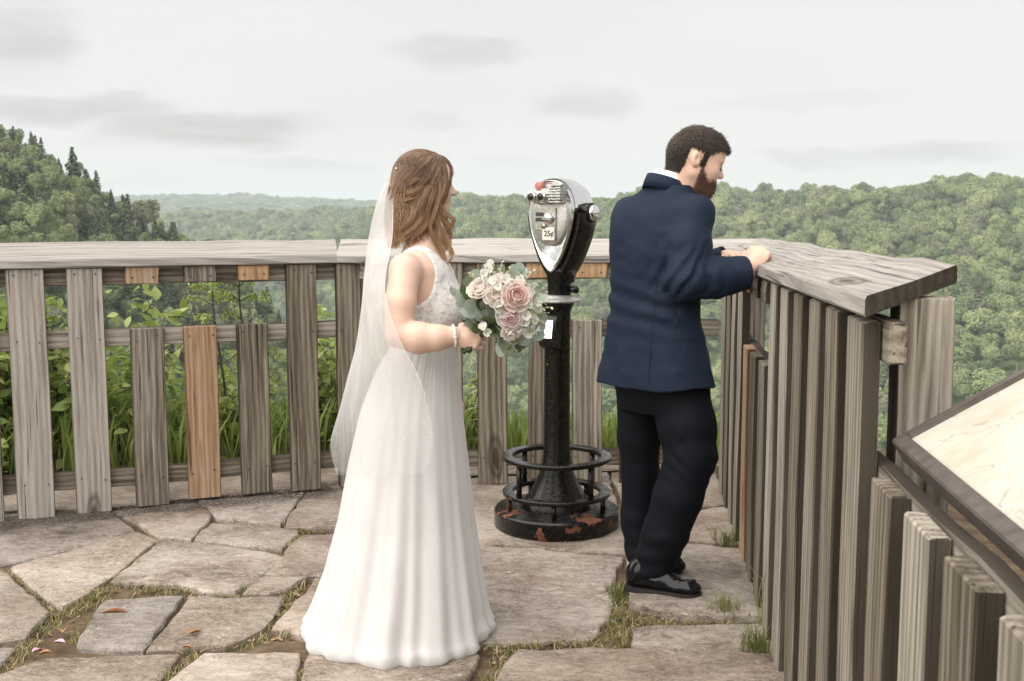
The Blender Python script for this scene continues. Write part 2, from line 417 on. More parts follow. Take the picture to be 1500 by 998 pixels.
def trunk_mesh(name, seed, snag=False):
    r_ = np.random.default_rng(seed); mb = MB(); top = 1.0 if snag else .5
    mb.add(*tube([(0, 0, -1.6), (r_.uniform(-.04, .04), 0, -.4), (r_.uniform(-.06, .06), r_.uniform(-.06, .06), top)], [.085, .06, .015], 6))
    for k in range(13 if snag else 6):
        z = r_.uniform(-.5, .8 if snag else .3); a = r_.uniform(0, 6.28); L = r_.uniform(.2, .5) * (1.1 - z * .5)
        mb.add(*tube([(0, 0, z), (math.cos(a) * L * .5, math.sin(a) * L * .5, z + L * .25), (math.cos(a) * L, math.sin(a) * L, z + L * r_.uniform(.3, .9))], [.028, .018, .006], 4))
    me = bpy.data.meshes.new(name); me.from_pydata(np.concatenate(mb.v).tolist(), [], mb.f); me.materials.append(M['barkgrey']); me.update(); return me
TRUNK = [trunk_mesh('trunk', 300 + i) for i in range(3)]; SNAG = [trunk_mesh('bare_trunk', 320 + i, True) for i in range(3)]

def scatter(s, y0, y1, u0, u1, jit=.42):
    xs = np.arange((u0 - 750) / FPX * y1, (u1 - 750) / FPX * y1, s); ys = np.arange(y0, y1, s)
    gx, gy = np.meshgrid(xs, ys); gx = (gx + s * .5 * (np.arange(gx.shape[0]) % 2)[:, None]).ravel() + rng.uniform(-jit, jit, gx.size) * s; gy = gy.ravel() + rng.uniform(-jit, jit, gy.size) * s
    u = 750 + FPX * gx / gy; m = (u > u0) & (u < u1); gx, gy = gx[m], gy[m]
    return np.stack([gx, gy, land_z(gx, gy)], -1)
P1 = scatter(5.3, 150, 420, -450, 700); P1r = scatter(11.6, 330, 1000, 560, 1950); P2 = scatter(12.0, 1000, 2300, 150, 1900); P2b = scatter(11.0, 600, 1000, 330, 640); P3 = scatter(26, 2300, 4700, 120, 1900)
pts = np.concatenate([P1, P1r, P2b, P2, P3])
size = np.concatenate([np.full(len(P1), 3.0), np.full(len(P1r), 7.0), np.full(len(P2b), 7.0), np.full(len(P2), 8.2), np.full(len(P3), 17.)]) * np.clip(rng.normal(.92, .24, len(pts)), .45, 1.5)
hgt = size * np.concatenate([rng.uniform(.9, 1.5, len(P1)), rng.uniform(.85, 1.2, len(P1r) + len(P2b) + len(P2)), np.full(len(P3), .42)])
isleft = np.arange(len(pts)) < len(P1)
uu = proj(pts)
ground_u = uu[:, 0]
# conifers: on the crest of the near left spur, few elsewhere
crest = isleft & (pts[:, 1] > 300)
kindp = np.where(crest, .42, np.where(isleft, .14, .015)); spr = rng.random(len(pts)) < kindp
variant = np.where(spr, 7 + rng.integers(0, 3, len(pts)), rng.integers(0, 7, len(pts)))
base_up = np.where(spr, 1.25, 1.15)
ctr = pts + np.stack([0 * size, 0 * size, base_up * hgt + 1.0], -1)
hgt = np.where(spr, hgt * 1.02, hgt); wid = np.where(spr, size * 1.05, size)
# the 300 that show largest become trees of their own
pj = proj(ctr); vis = (pj[:, 0] > 0) & (pj[:, 0] < 1500) & (pj[:, 1] > 150) & (pj[:, 1] < 640) & (pts[:, 1] < 900)
hid = (pj[:, 1] > 352) & (pj[:, 0] < 1000) & (rng.random(len(pts)) > .25)
score = np.where(vis & ~hid, size * FPX / pj[:, 2] * rng.uniform(.75, 1.0, len(pts)), 0)
# visible only if above everything nearer in its own column
order = np.argsort(pts[:, 1]); best = np.full(300, 1e9); seen = np.zeros(len(pts), bool)
for i in order:
    b = int(np.clip(pj[i, 0] / 10, -1, 299)) if -10 < pj[i, 0] < 3000 else -1
    if b < 0: continue
    topv = pj[i, 1] - hgt[i] * FPX / pj[i, 2]
    if pj[i, 1] < best[b] : seen[i] = True
    for bb in (b - 1, b, b + 1):
        if 0 <= bb < 300: best[bb] = min(best[bb], topv + 4)
score = score * seen
ind = np.argsort(-score)[:292]; ind = ind[score[ind] > 0]
solo = np.zeros(len(pts), bool); solo[ind] = True
for n_, i in enumerate(ind):
    left = isleft[i]; sp = spr[i]
    snag = left and (not sp) and n_ % 9 == 4
    if snag: nm, lb, ct, gp = 'bare_tree', 'bare grey dead tree standing among the green trees on the left hillside', 'tree', 'bare trees on the left hillside'
    elif sp: nm, lb, ct, gp = 'spruce_tree', ('dark pointed spruce on the steep left hillside' if left else 'dark pointed spruce among the round trees across the gorge'), 'tree', ('spruces on the left hillside' if left else 'spruces across the gorge')
    else: nm, lb, ct, gp = 'forest_tree', ('leafy green tree on the steep left hillside' if left else 'round pale green tree in the forest across the gorge'), 'tree', ('leafy trees on the left hillside' if left else 'leafy trees across the gorge')
    o = thing(nm, pts[i], lb, ct, gp, rng.uniform(0, 6.28))
    dz = ctr[i, 2] - pts[i, 2]
    tr = bpy.data.objects.new('trunk', (SNAG if snag else TRUNK)[n_ % 3]); link(tr, o); tr.location = (0, 0, dz); tr.scale = (wid[i] * .8, wid[i] * .8, hgt[i] * (1.05 if snag else .8))
    if not snag:
        c = bpy.data.objects.new('crown', (SPRUCE if sp else BROAD)[(variant[i] - 7) if sp else variant[i]]); link(c, o); c.location = (0, 0, dz); c.scale = (wid[i], wid[i], hgt[i])
# the rest is one far wood: crowns instanced on points
keep = ~solo
def forest_stuff(name, sel, label):
    me = bpy.data.meshes.new(name); me.from_pydata(ctr[sel].tolist(), [], [])
    for an, typ, arr in (('scl', 'FLOAT_VECTOR', np.stack([wid, wid, hgt], -1)[sel].ravel()), ('rot', 'FLOAT_VECTOR', np.stack([0 * wid, 0 * wid, rng.uniform(0, 6.28, len(wid))], -1)[sel].ravel())):
        at = me.attributes.new(an, typ, 'POINT'); at.data.foreach_set('vector', arr.astype(np.float32))
    at = me.attributes.new('idx', 'INT', 'POINT'); at.data.foreach_set('value', variant[sel].astype(np.int32))
    o = bpy.data.objects.new(name, me); link(o); tag(o, label, 'forest', kind='stuff')
    ng = bpy.data.node_groups.new(name + '_nodes', 'GeometryNodeTree')
    ng.interface.new_socket('Geometry', in_out='INPUT', socket_type='NodeSocketGeometry'); ng.interface.new_socket('Geometry', in_out='OUTPUT', socket_type='NodeSocketGeometry')
    N = ng.nodes; gi = N.new('NodeGroupInput'); go = N.new('NodeGroupOutput')
    ci = N.new('GeometryNodeCollectionInfo'); ci.inputs['Collection'].default_value = PROTO; ci.inputs['Separate Children'].default_value = True; ci.inputs['Reset Children'].default_value = True
    ip = N.new('GeometryNodeInstanceOnPoints'); ip.inputs['Pick Instance'].default_value = True
    def attr(nm, typ):
        a = N.new('GeometryNodeInputNamedAttribute'); a.data_type = typ; a.inputs[0].default_value = nm; return [s for s in a.outputs if s.enabled and s.name == 'Attribute'][0]
    L = ng.links
    m2p = N.new('GeometryNodeMeshToPoints'); L.new(gi.outputs[0], m2p.inputs['Mesh']); L.new(m2p.outputs[0], ip.inputs['Points'])
    L.new(ci.outputs[0], ip.inputs['Instance']); L.new(attr('idx', 'INT'), ip.inputs['Instance Index'])
    L.new(attr('scl', 'FLOAT_VECTOR'), ip.inputs['Scale']); L.new(attr('rot', 'FLOAT_VECTOR'), ip.inputs['Rotation'])
    L.new(ip.outputs[0], go.inputs[0])
    md = o.modifiers.new('forest', 'NODES'); md.node_group = ng
PROTO = bpy.data.collections.new('tree_kinds')
for k, me in enumerate(BROAD + SPRUCE): PROTO.objects.link(bpy.data.objects.new('kind_%02d' % k, me))
forest_stuff('far_forest', keep & ~isleft, 'dense green forest covering the far side of the gorge')
forest_stuff('hillside_forest', keep & isleft, 'dense mixed forest covering the steep left hillside')

# ------------------------------------------------------------------ haze
def hz(t):
    return t.n('ShaderNodeVolumePrincipled', {'Color': (0.85, 0.96, 0.98, 1), 'Density': HAZE, 'Anisotropy': 0.0})
HAZE = 1.7e-4
hm = bpy.data.materials.new('haze_air'); hm.use_nodes = True; t = NT(hm.node_tree); v_ = hz(t); o_ = t.n('ShaderNodeOutputMaterial'); t.link(v_.outputs[0], o_.inputs['Volume'])
hb, hf = box((0, 0, (-420 + 115) / 2), (19000, 19000, 535))
haze = mesh('haze', hb, hf, hm, smooth=False); tag(haze, kind='stuff')
haze.data.materials[0] = hm
# ================================================================== materials for the deck
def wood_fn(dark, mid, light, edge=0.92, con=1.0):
    def fn(t):
        oc = coords(t); rnd = orand(t)
        off = t.n('ShaderNodeCombineXYZ', {0: t.math('MULTIPLY', rnd, 37.0), 1: t.math('MULTIPLY', rnd, 91.0), 2: t.math('MULTIPLY', rnd, 53.0)}).outputs[0]
        p = t.vec('ADD', oc, off)
        warpn = t.noise(t.mapv(p, (5, 5, 1.1)), 1.0, 3, 0.5, out='Color')
        pw = t.vec('ADD', t.mapv(p, (1, 1, 0.07)), t.vec('MULTIPLY', t.vec('SUBTRACT', warpn, (.5, .5, .5)), (0.07, 0.07, 0.03)))
        rings = t.n('ShaderNodeTexWave', {'Vector': pw, 'Scale': 11.0, 'Distortion': 2.4, 'Detail': 3.0, 'Detail Scale': 1.6}, wave_type='BANDS', bands_direction='X').outputs['Fac']
        fine = t.noise(t.mapv(p, (150, 150, 2.6)), 1.0, 6, 0.8)
        mott = t.noise(t.mapv(p, (24, 24, 1.3)), 1.0, 6, 0.65)
        f = t.math('ADD', t.math('ADD', t.math('MULTIPLY', rings, 0.13), t.math('MULTIPLY', fine, 0.55)), t.math('MULTIPLY', mott, 0.57))
        f = t.math('ADD', f, t.math('MULTIPLY', t.math('SUBTRACT', rnd, 0.5), 0.13))
        c = t.ramp(f, [(0.56 - .20 * con, dark), (0.56, mid), (0.56 + .22 * con, light)])
        crack = t.ramp(t.noise(t.mapv(p, (75, 75, 1.3)), 1.0, 2, 0.5), [(0.30, 0.0), (0.36, 1.0)])
        c = t.mix(crack, t.mix(0.75, c, (dark[0] * .35, dark[1] * .35, dark[2] * .35)), c)
        kn = t.n('ShaderNodeTexVoronoi', {'Vector': t.mapv(pw, (4.2, 4.2, 18)), 'Scale': 1.0}).outputs['Distance']; c = t.mix(t.ramp(kn, [(0.05, .85), (0.09, .35), (0.13, .7), (0.18, 0)]), c, (dark[0] * .7, dark[1] * .62, dark[2] * .55))
        stain = t.ramp(t.noise(t.mapv(p, (14, 14, 1.6), (4, 2, 1)), 1.0, 3, .6), [(0.62, 0.0), (0.74, 0.55)])
        c = t.mix(stain, c, (dark[0] * .8, dark[1] * .75, dark[2] * .7))
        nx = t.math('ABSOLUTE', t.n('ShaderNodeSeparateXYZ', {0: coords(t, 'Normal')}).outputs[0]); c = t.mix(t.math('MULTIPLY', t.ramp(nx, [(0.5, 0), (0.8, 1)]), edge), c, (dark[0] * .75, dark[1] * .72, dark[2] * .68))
        h = t.math('ADD', t.math('MULTIPLY', rings, 0.12), t.math('ADD', t.math('MULTIPLY', fine, 0.8), t.math('MULTIPLY', crack, 0.9)))
        return pbsdf(t, c, 0.88, t.bump(h, 0.55, 0.004), **{'Specular IOR Level': 0.25})
    return fn
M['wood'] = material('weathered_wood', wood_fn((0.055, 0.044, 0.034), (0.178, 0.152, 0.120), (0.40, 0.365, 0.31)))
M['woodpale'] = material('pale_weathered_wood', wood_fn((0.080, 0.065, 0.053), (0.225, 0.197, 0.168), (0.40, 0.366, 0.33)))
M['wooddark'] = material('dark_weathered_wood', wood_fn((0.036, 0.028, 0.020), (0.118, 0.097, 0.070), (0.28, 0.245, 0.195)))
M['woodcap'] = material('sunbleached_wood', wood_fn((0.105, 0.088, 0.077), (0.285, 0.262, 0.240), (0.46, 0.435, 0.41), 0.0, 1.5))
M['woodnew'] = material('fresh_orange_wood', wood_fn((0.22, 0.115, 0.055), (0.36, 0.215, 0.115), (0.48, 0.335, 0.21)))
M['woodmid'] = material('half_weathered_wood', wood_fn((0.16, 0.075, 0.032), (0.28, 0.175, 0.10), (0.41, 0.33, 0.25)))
M['nail'] = material('dark_screw', lambda t: pbsdf(t, (0.03, 0.022, 0.018), 0.6))

def board(name, p0, p1, wdir, wd, th, mat, parent, nails=(), chamfer=0.004, warp=0.002, seed=0):
    """a plank from p0 to p1 (its centre line); wdir = direction of its width; local z runs along the grain"""
    r_ = np.random.default_rng(seed + 11); p0 = np.asarray(p0, float); p1 = np.asarray(p1, float); L = np.linalg.norm(p1 - p0)
    d = (p1 - p0) / L; x = np.asarray(wdir, float); x = x - d * (x @ d); x /= np.linalg.norm(x); y = np.cross(d, x)
    a, b, c = wd / 2, th / 2, chamfer
    sec = np.array([(-a + c, -b), (a - c, -b), (a, -b + c), (a, b - c), (a - c, b), (-a + c, b), (-a, b - c), (-a, -b + c)])
    st = [0, c] + list(np.linspace(c, L - c, max(3, int(L / .22)))[1:-1]) + [L - c, L]
    vs = []
    for i, z in enumerate(st):
        k = 1.0 if 0 < i < len(st) - 1 else (1 - 2 * c / min(wd, th))
        q = sec * (1 - (1 - k) * np.array([th / wd if wd > th else 1, 1 if wd > th else wd / th]))
        q = q + r_.normal(size=2) * warp + r_.normal(size=(8, 2)) * warp * .35
        vs.append(np.c_[q, np.full(8, z + (r_.normal() * .0)) + (r_.normal(size=8) * .0012 if i in (0, len(st) - 1) else 0)])
    f = grid_faces(len(st), 8) + [list(range(8))[::-1], [(len(st) - 1) * 8 + j for j in range(8)]]
    V = np.concatenate(vs); mi = [0] * len(f); n = len(V)
    for (nx, nz) in nails:           # screw heads on the -y face (towards the deck)
        ang = np.arange(6) * math.pi / 3; hv = np.stack([nx + .0042 * np.cos(ang), np.full(6, -b - .0035), nz + .0042 * np.sin(ang)], -1)
        hv2 = hv + (0, .006, 0); V = np.concatenate([V, hv, hv2])
        f += [list(range(n, n + 6))] + [(n + j, n + 6 + j, n + 6 + (j + 1) % 6, n + (j + 1) % 6) for j in range(6)]; mi += [1] * 7; n += 12
    me = bpy.data.meshes.new(name); me.from_pydata(V.tolist(), [], f); me.materials.append(mat); me.materials.append(M['nail']); me.polygons.foreach_set('material_index', np.array(mi, dtype=np.int32)); me.update()
    o = bpy.data.objects.new(name, me); link(o, parent)
    mw = Matrix([[x[0], y[0], d[0], p0[0]], [x[1], y[1], d[1], p0[1]], [x[2], y[2], d[2], p0[2]], [0, 0, 0, 1]])
    if parent is not None: mw = Matrix.Translation(-Vector(parent.location)) @ mw
    o.matrix_local = mw
    return o

# ------------------------------------------------------------------ flagstones
def stone_fn(t):
    pos = geo(t); rnd = orand(t)
    p = t.vec('ADD', pos, t.n('ShaderNodeCombineXYZ', {2: t.math('MULTIPLY', rnd, 9.0)}).outputs[0])
    n1 = t.noise(p, 2.6, 6, 0.62); n2 = t.noise(t.mapv(p, (1, 1.5, 1)), 19, 6, 0.75, 1.0); n3 = t.noise(p, 110, 4, 0.7)
    lay = t.noise(t.mapv(p, (5, 7, 5)), 1.6, 5, 0.6, 1.2)
    f = t.math('ADD', t.math('ADD', t.math('MULTIPLY', n1, .45), t.math('MULTIPLY', n2, .35)), t.math('MULTIPLY', n3, .2))
    c = t.ramp(f, [(0.36, (0.085, 0.066, 0.053)), (0.44, (0.25, 0.205, 0.168)), (0.51, (0.40, 0.345, 0.295)), (0.60, (0.54, 0.485, 0.43))])
    warmth = t.mix(t.math('MULTIPLY', rnd, 1.0), (0.95, 0.97, 1.0), (1.04, 0.98, 0.92)); c = t.mix(1.0, c, warmth, 'MULTIPLY'); tone = t.n('ShaderNodeMapRange', {'Value': t.math('FRACT', t.math('MULTIPLY', rnd, 5.7)), 'To Min': .72, 'To Max': 1.04}).outputs[0]; c = t.mix(1.0, c, t.n('ShaderNodeCombineColor', {0: tone, 1: tone, 2: tone}).outputs[0], 'MULTIPLY')
    red = t.ramp(t.noise(p, 5.5, 4, .6), [(0.56, 0.0), (0.75, 0.35)]); c = t.mix(red, c, (0.27, 0.18, 0.13))
    dark = t.ramp(t.noise(p, 30, 5, .7), [(0.62, 0.0), (0.70, 0.5)]); c = t.mix(dark, c, (0.085, 0.07, 0.06))
    fl1 = t.math('ABSOLUTE', t.math('SUBTRACT', t.noise(t.mapv(p, (1, 1.6, 1)), 11, 4, .6, 1.8), .5)); c = t.mix(t.math('MULTIPLY', t.ramp(fl1, [(0.006, .7), (0.022, 0)]), t.ramp(t.noise(p, 4, 2), [(0.42, 0), (0.58, 1)])), c, (0.10, 0.075, 0.06))
    lich = t.ramp(t.noise(p, 22, 3, .5), [(0.68, 0.0), (0.73, 0.7)]); c = t.mix(lich, c, (0.50, 0.49, 0.45))
    # damp black algae along the foot of the rear fence
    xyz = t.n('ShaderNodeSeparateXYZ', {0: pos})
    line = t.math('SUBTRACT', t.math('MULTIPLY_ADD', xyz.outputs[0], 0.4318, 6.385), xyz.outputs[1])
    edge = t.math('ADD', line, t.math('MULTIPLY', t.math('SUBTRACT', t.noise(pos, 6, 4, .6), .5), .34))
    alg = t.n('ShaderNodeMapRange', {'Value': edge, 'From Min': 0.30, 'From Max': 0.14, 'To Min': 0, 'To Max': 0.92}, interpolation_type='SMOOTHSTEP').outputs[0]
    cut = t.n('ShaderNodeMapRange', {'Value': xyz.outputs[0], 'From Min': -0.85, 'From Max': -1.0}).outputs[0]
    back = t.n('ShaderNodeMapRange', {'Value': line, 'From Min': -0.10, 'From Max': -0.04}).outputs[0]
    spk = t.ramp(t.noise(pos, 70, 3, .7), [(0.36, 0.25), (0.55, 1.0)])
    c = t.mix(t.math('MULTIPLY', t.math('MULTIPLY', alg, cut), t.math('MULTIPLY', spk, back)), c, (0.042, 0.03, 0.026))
    h = t.math('ADD', t.math('MULTIPLY', lay, 1.2), t.math('ADD', t.math('MULTIPLY', n2, .7), t.math('MULTIPLY', n3, .25)))
    return pbsdf(t, c, 0.85, t.bump(h, 1.0, 0.02), **{'Specular IOR Level': 0.3})
M['stone'] = material('sandstone', stone_fn)
pave = bpy.data.objects.new('stone_pavement', None); link(pave); tag(pave, kind='structure')
STONES = [
 [(-160, 757), (162, 748), (198, 776), (120, 800), (1, 826), (-160, 856)], [(163, 748), (286, 735), (310, 750), (301, 770), (280, 790), (233, 787), (203, 767)],
 [(288, 734), (446, 722), (411, 769), (318, 759), (305, 746)], [(450, 722), (585, 712), (585, 773), (416, 773), (428, 748)],
 [(202, 778), (232, 790), (160, 846), (92, 889), (71, 879), (15, 831)], [(-160, 870), (0, 836), (75, 898), (38, 936), (0, 942), (-160, 950)],
 [(236, 792), (330, 798), (407, 811), (418, 817), (345, 869), (300, 867), (260, 856), (162, 852)], [(308, 765), (438, 775), (414, 803), (284, 790)],
 [(441, 784), (585, 781), (585, 842), (470, 844), (387, 841)], [(381, 845), (452, 844), (420, 865), (395, 871), (355, 870)],
 [(155, 878), (270, 872), (210, 952), (112, 948), (116, 930)], [(277, 875), (416, 875), (400, 905), (360, 935), (330, 946), (214, 955)],
 [(460, 848), (605, 846), (615, 934), (470, 938), (398, 922), (433, 878)], [(62, 963), (265, 958), (222, 1010), (150, 1060), (-90, 1060), (0, 986)],
 [(298, 957), (440, 955), (430, 1010), (410, 1060), (170, 1060), (232, 1008)], [(-160, 957), (24, 948), (0, 975), (-120, 1050), (-160, 1050)],
 [(452, 958), (620, 950), (690, 950), (704, 962), (682, 1010), (660, 1060), (430, 1060), (440, 1010)],
 [(612, 803), (700, 800), (760, 803), (913, 815), (896, 860), (893, 905), (862, 934), (722, 940), (628, 940)],
 [(592, 711), (700, 700), (890, 693), (905, 742), (928, 788), (917, 811), (760, 799), (705, 796), (610, 798)],
 [(895, 693), (1046, 690), (1064, 739), (1018, 745), (937, 762), (912, 738)], [(1020, 749), (1068, 742), (1120, 800), (1000, 793), (936, 785), (936, 767)],
 [(920, 801), (1000, 797), (1062, 803), (1125, 806), (1160, 900), (1050, 906), (990, 902), (921, 884)], [(926, 916), (1080, 912), (1175, 912), (1190, 950), (1060, 955), (930, 953)],
 [(757, 951), (900, 951), (1095, 957), (1200, 960), (1260, 1060), (670, 1060), (714, 1008)],
 [(-160, 735), (-60, 728), (230, 705), (420, 690), (505, 683), (700, 683), (1060, 678), (1060, 686), (700, 696), (590, 707), (440, 718), (285, 731), (160, 744), (-160, 752)],
]
def flagstone(poly, k):
    r_ = np.random.default_rng(400 + k); P = np.array([G(u, v)[:2] for u, v in poly])
    if np.sum(P[:, 0] * np.roll(P[:, 1], -1) - P[:, 1] * np.roll(P[:, 0], -1)) < 0: P = P[::-1]
    out = []                                              # rough edge
    for i in range(len(P)):
        a, b = P[i], P[(i + 1) % len(P)]; L = np.linalg.norm(b - a); n = max(1, int(L / .07)); nr = np.array([b[1] - a[1], a[0] - b[0]]) / max(L, 1e-6)
        for j in range(n): out.append(a + (b - a) * j / n + nr * (r_.normal() * .0055 + .003 if j else -.001))
    Q = np.array(out); c = Q.mean(0); n = len(Q); z = r_.uniform(-.004, .006); tilt = r_.normal(size=2) * .004
    if k == 21: z += .012
    ring = []
    for s_, dz in ((1.0, -.075), (1.0, -.008), (None, -.0025), (None, 0.0)):
        if s_ is None: q = c + (Q - c) * (1 - (0.005 if dz < -.001 else .016) / np.maximum(np.linalg.norm(Q - c, axis=1), .03))[:, None]
        else: q = Q
        zz = z + dz + (q - c) @ tilt + (r_.normal(size=n) * .0022 if dz > -.05 else 0)
        ring.append(np.c_[q, zz])
    V = np.concatenate(ring + [[[c[0], c[1], z]]]); f = grid_faces(4, n) + [(3 * n + j, 3 * n + (j + 1) % n, 4 * n) for j in range(n)]
    V[:, :2] -= c
    me = bpy.data.meshes.new('flagstone'); me.from_pydata(V.tolist(), [], f); me.materials.append(M['stone']); me.update()
    for p in me.polygons: p.use_smooth = p.index >= 2 * n
    o = bpy.data.objects.new('flagstone', me); link(o, pave); o.location = (c[0], c[1], 0); return o
for k, s_ in enumerate(STONES): flagstone(s_, k)

# ------------------------------------------------------------------ fences
WARM = M['woodmid']
def ground_line(p):            # helper for fence sections: ground points (x, y)
    return np.array([p[0], p[1], 0.0])
def fence_cap(parent, a, b, za, zb, width, seed, a_cut=None, b_cut=None, mat=None, tilt=0.078, endmat=None):
    """tilted rail cap between plan points a, b (inner top edge, heights za, zb); cuts = plan vectors of the mitred ends"""
    a = np.asarray(a, float); b = np.asarray(b, float); d = (b - a) / np.linalg.norm(b - a); out = np.array([-d[1], d[0]])
    if out[1] < 0 and abs(out[1]) > .5: out = -out
    L = np.linalg.norm(b - a); r_ = np.random.default_rng(seed); tilt0, tilt1 = tilt if isinstance(tilt, tuple) else (tilt, tilt)
    ca = a_cut if a_cut is not None else 0.0; cb = b_cut if b_cut is not None else 0.0    # shift of the outer edge along d
    n = 14; V = []
    for i in range(n):
        f = i / (n - 1)
        jig = [r_.normal() * .0035 if 0 < i < n - 1 else 0 for _ in range(4)]
        pin = a + d * L * f; po = a + out * width + d * (ca + f * (L + cb - ca)); z = za + (zb - za) * f; tilt = tilt0 + (tilt1 - tilt0) * f
        th = .042; c = .006
        e = (po - pin); e = e / np.linalg.norm(e)
        row = [(*(pin + e * c), z + .002), (*(pin - e * jig[0]), z - c), (*(pin + e * jig[0]), z - th + c), (*(pin + e * c), z - th),
               (*(po - e * c), z + tilt - th), (*(po + e * .002), z + tilt - th + c), (*(po + e * jig[2]), z + tilt - c), (*(po - e * c), z + tilt + jig[3])]
        m1 = pin + (po - pin) * .5; row.insert(0, (*m1, z + tilt * .5 - .002 + jig[1]))
        V.append(row)
    V = np.array(V); k = V.shape[1]; V = V.reshape(-1, 3)
    f = grid_faces(n, k) + [list(range(k))[::-1], [(n - 1) * k + j for j in range(k)]]
    # store with local z along the grain
    mid = np.array([*a, za]); x, y, dd = np.array([out[0], out[1], 0]), np.array([0, 0, 1.0]), np.array([d[0], d[1], 0])
    y = np.cross(dd, x); Lc = (V - mid) @ np.stack([x, y, dd], -1)
    me = bpy.data.meshes.new('top_rail'); me.from_pydata(Lc.tolist(), [], f); me.materials.append(mat or M['woodcap']); me.materials.append(endmat or M['wood']); me.polygons[len(f) - 1].material_index = 1; me.polygons[len(f) - 2].material_index = 1; me.update()
    bm = bmesh.new(); bm.from_mesh(me); bmesh.ops.recalc_face_normals(bm, faces=bm.faces); bm.to_mesh(me); bm.free()
    o = bpy.data.objects.new('top_rail', me); link(o, parent)
    mw = Matrix([[x[0], y[0], dd[0], mid[0]], [x[1], y[1], dd[1], mid[1]], [x[2], y[2], dd[2], mid[2]], [0, 0, 0, 1]])
    o.matrix_local = Matrix.Translation(-Vector(parent.location)) @ mw
    return o
PW, PT = 0.170, 0.040
def section(label, A, B, planks, tops, rails, side, seed, extra=None):
    """planks: list of (distance along A->B, kind, material, foot z); tops = (cap underside, mid rail top) z at A and B; side = +1 when outside lies to the left of A->B"""
    A = np.asarray(A, float); B = np.asarray(B, float); d = (B - A) / np.linalg.norm(B - A); L = np.linalg.norm(B - A); out = np.array([-d[1], d[0]]) * side
    o = thing('wooden_fence', ground_line(A), label, 'fence')
    P = lambda s_, off, z: np.array([*(A + d * s_ + out * off), z])
    capz = lambda s_: tops[0][0] + (tops[0][1] - tops[0][0]) * s_ / L
    midz = lambda s_: tops[1][0] + (tops[1][1] - tops[1][0]) * s_ / L
    botz = lambda s_: rails[0] + (rails[1] - rails[0]) * s_ / L
    wdir = np.array([*d, 0.0]) * side
    for n_, (s_, kind, mt, fz, wv) in enumerate(planks):
        lean = (rng.normal() * .004)
        if kind == 'block':
            z1 = capz(s_) - .004; z0 = z1 - .075 - rng.uniform(0, .006); nz = [(z, .03) for z in (-.05, .05)]
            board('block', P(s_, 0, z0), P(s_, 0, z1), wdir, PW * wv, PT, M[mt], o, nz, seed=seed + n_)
        else:
            z1 = (capz(s_) - .003) if kind == 'full' else midz(s_) + .004
            zz = [midz(s_) - .04 - fz, botz(s_) - .04 - fz] + ([z1 - .035 - fz] if kind == 'full' else [])
            nz = [(sx * PW * .3 + rng.normal() * .006, z + rng.normal() * .008) for z in zz for sx in (-1, 1)] if seed < 3000 else []
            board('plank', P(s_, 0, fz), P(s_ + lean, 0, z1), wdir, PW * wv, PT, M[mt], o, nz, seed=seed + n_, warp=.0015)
    off = PT / 2 + .0205
    e0, e1 = (extra or {}).get('ends', (0.0, L))
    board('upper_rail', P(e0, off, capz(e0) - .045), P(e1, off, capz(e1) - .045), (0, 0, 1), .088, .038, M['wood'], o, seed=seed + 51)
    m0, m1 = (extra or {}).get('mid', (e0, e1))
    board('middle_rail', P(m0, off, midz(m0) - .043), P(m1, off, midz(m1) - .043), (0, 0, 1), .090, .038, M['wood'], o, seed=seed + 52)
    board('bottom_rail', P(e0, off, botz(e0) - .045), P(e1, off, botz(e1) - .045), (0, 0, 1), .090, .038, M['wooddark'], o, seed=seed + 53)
    return o, P, d, out
L0, L1 = np.array([-3.75, 4.766]), np.array([-0.93, 5.984]); C1 = np.array([1.15, 6.10]); RD = np.array([-.104, -1.0]) / math.hypot(.104, 1); R1 = C1
Ld = (L1 - L0) / np.linalg.norm(L1 - L0); LL = np.linalg.norm(L1 - L0)
def s_at(A, d, u, v):      # distance along a section where a pixel column meets it
    r = ray(u, v); n = np.array([-d[1], d[0]]); k = (A @ n) / (r[:2] @ n); return float((r[:2] * k - A) @ d)
pk = []
for u, kind, mt, fz, wv in [(-108, 'full', 'wood', -.02, 1), (-32, 'full', 'woodpale', -.02, 1), (44, 'full', 'woodpale', -.015, 1.0), (130, 'full', 'woodpale', -.005, .98), (217, 'short', 'wood', .0, .95), (295, 'short', 'woodmid', .012, .95), (372, 'short', 'wooddark', .012, .93), (445, 'full', 'wooddark', .0, .93), (515, 'full', 'wooddark', .0, .90),
                            (208, 'block', 'woodmid', 0, .95), (292, 'block', 'wood', 0, .92), (371, 'block', 'woodnew', 0, .92)]:
    pk.append((s_at(L0, Ld, u, 560 if kind != 'block' else 395), kind, mt, fz, wv))
fl, PL, dL, oL = section('grey plank fence left of the bride, with one orange replacement plank', L0, L1, pk, ((1.213, 1.213), (.905, .90)), (.215, .19), +1, 1000)
fence_cap(fl, L0 + oL * -.035, L1 + oL * -.035, 1.255, 1.254, .275, 5, 0, .055)
Md = (C1 - L1) / np.linalg.norm(C1 - L1); ML = np.linalg.norm(C1 - L1); pk = []
for u, kind, mt, fz, wv in [(585, 'full', 'wood', .0, 1), (655, 'full', 'wood', .0, 1), (722, 'full', 'wooddark', .005, .95), (795, 'short', 'wooddark', .005, .95), (860, 'short', 'wood', .005, .95), (930, 'short', 'wooddark', .0, .95), (1000, 'full', 'wood', .0, .6),
                            (793, 'block', 'woodnew', 0, .98), (866, 'block', 'woodnew', 0, .98), (930, 'block', 'woodmid', 0, .95)]:
    if kind == 'full' and u > 960: continue
    pk.append((s_at(L1, Md, u, 560 if kind != 'block' else 395), kind, mt, fz, wv))
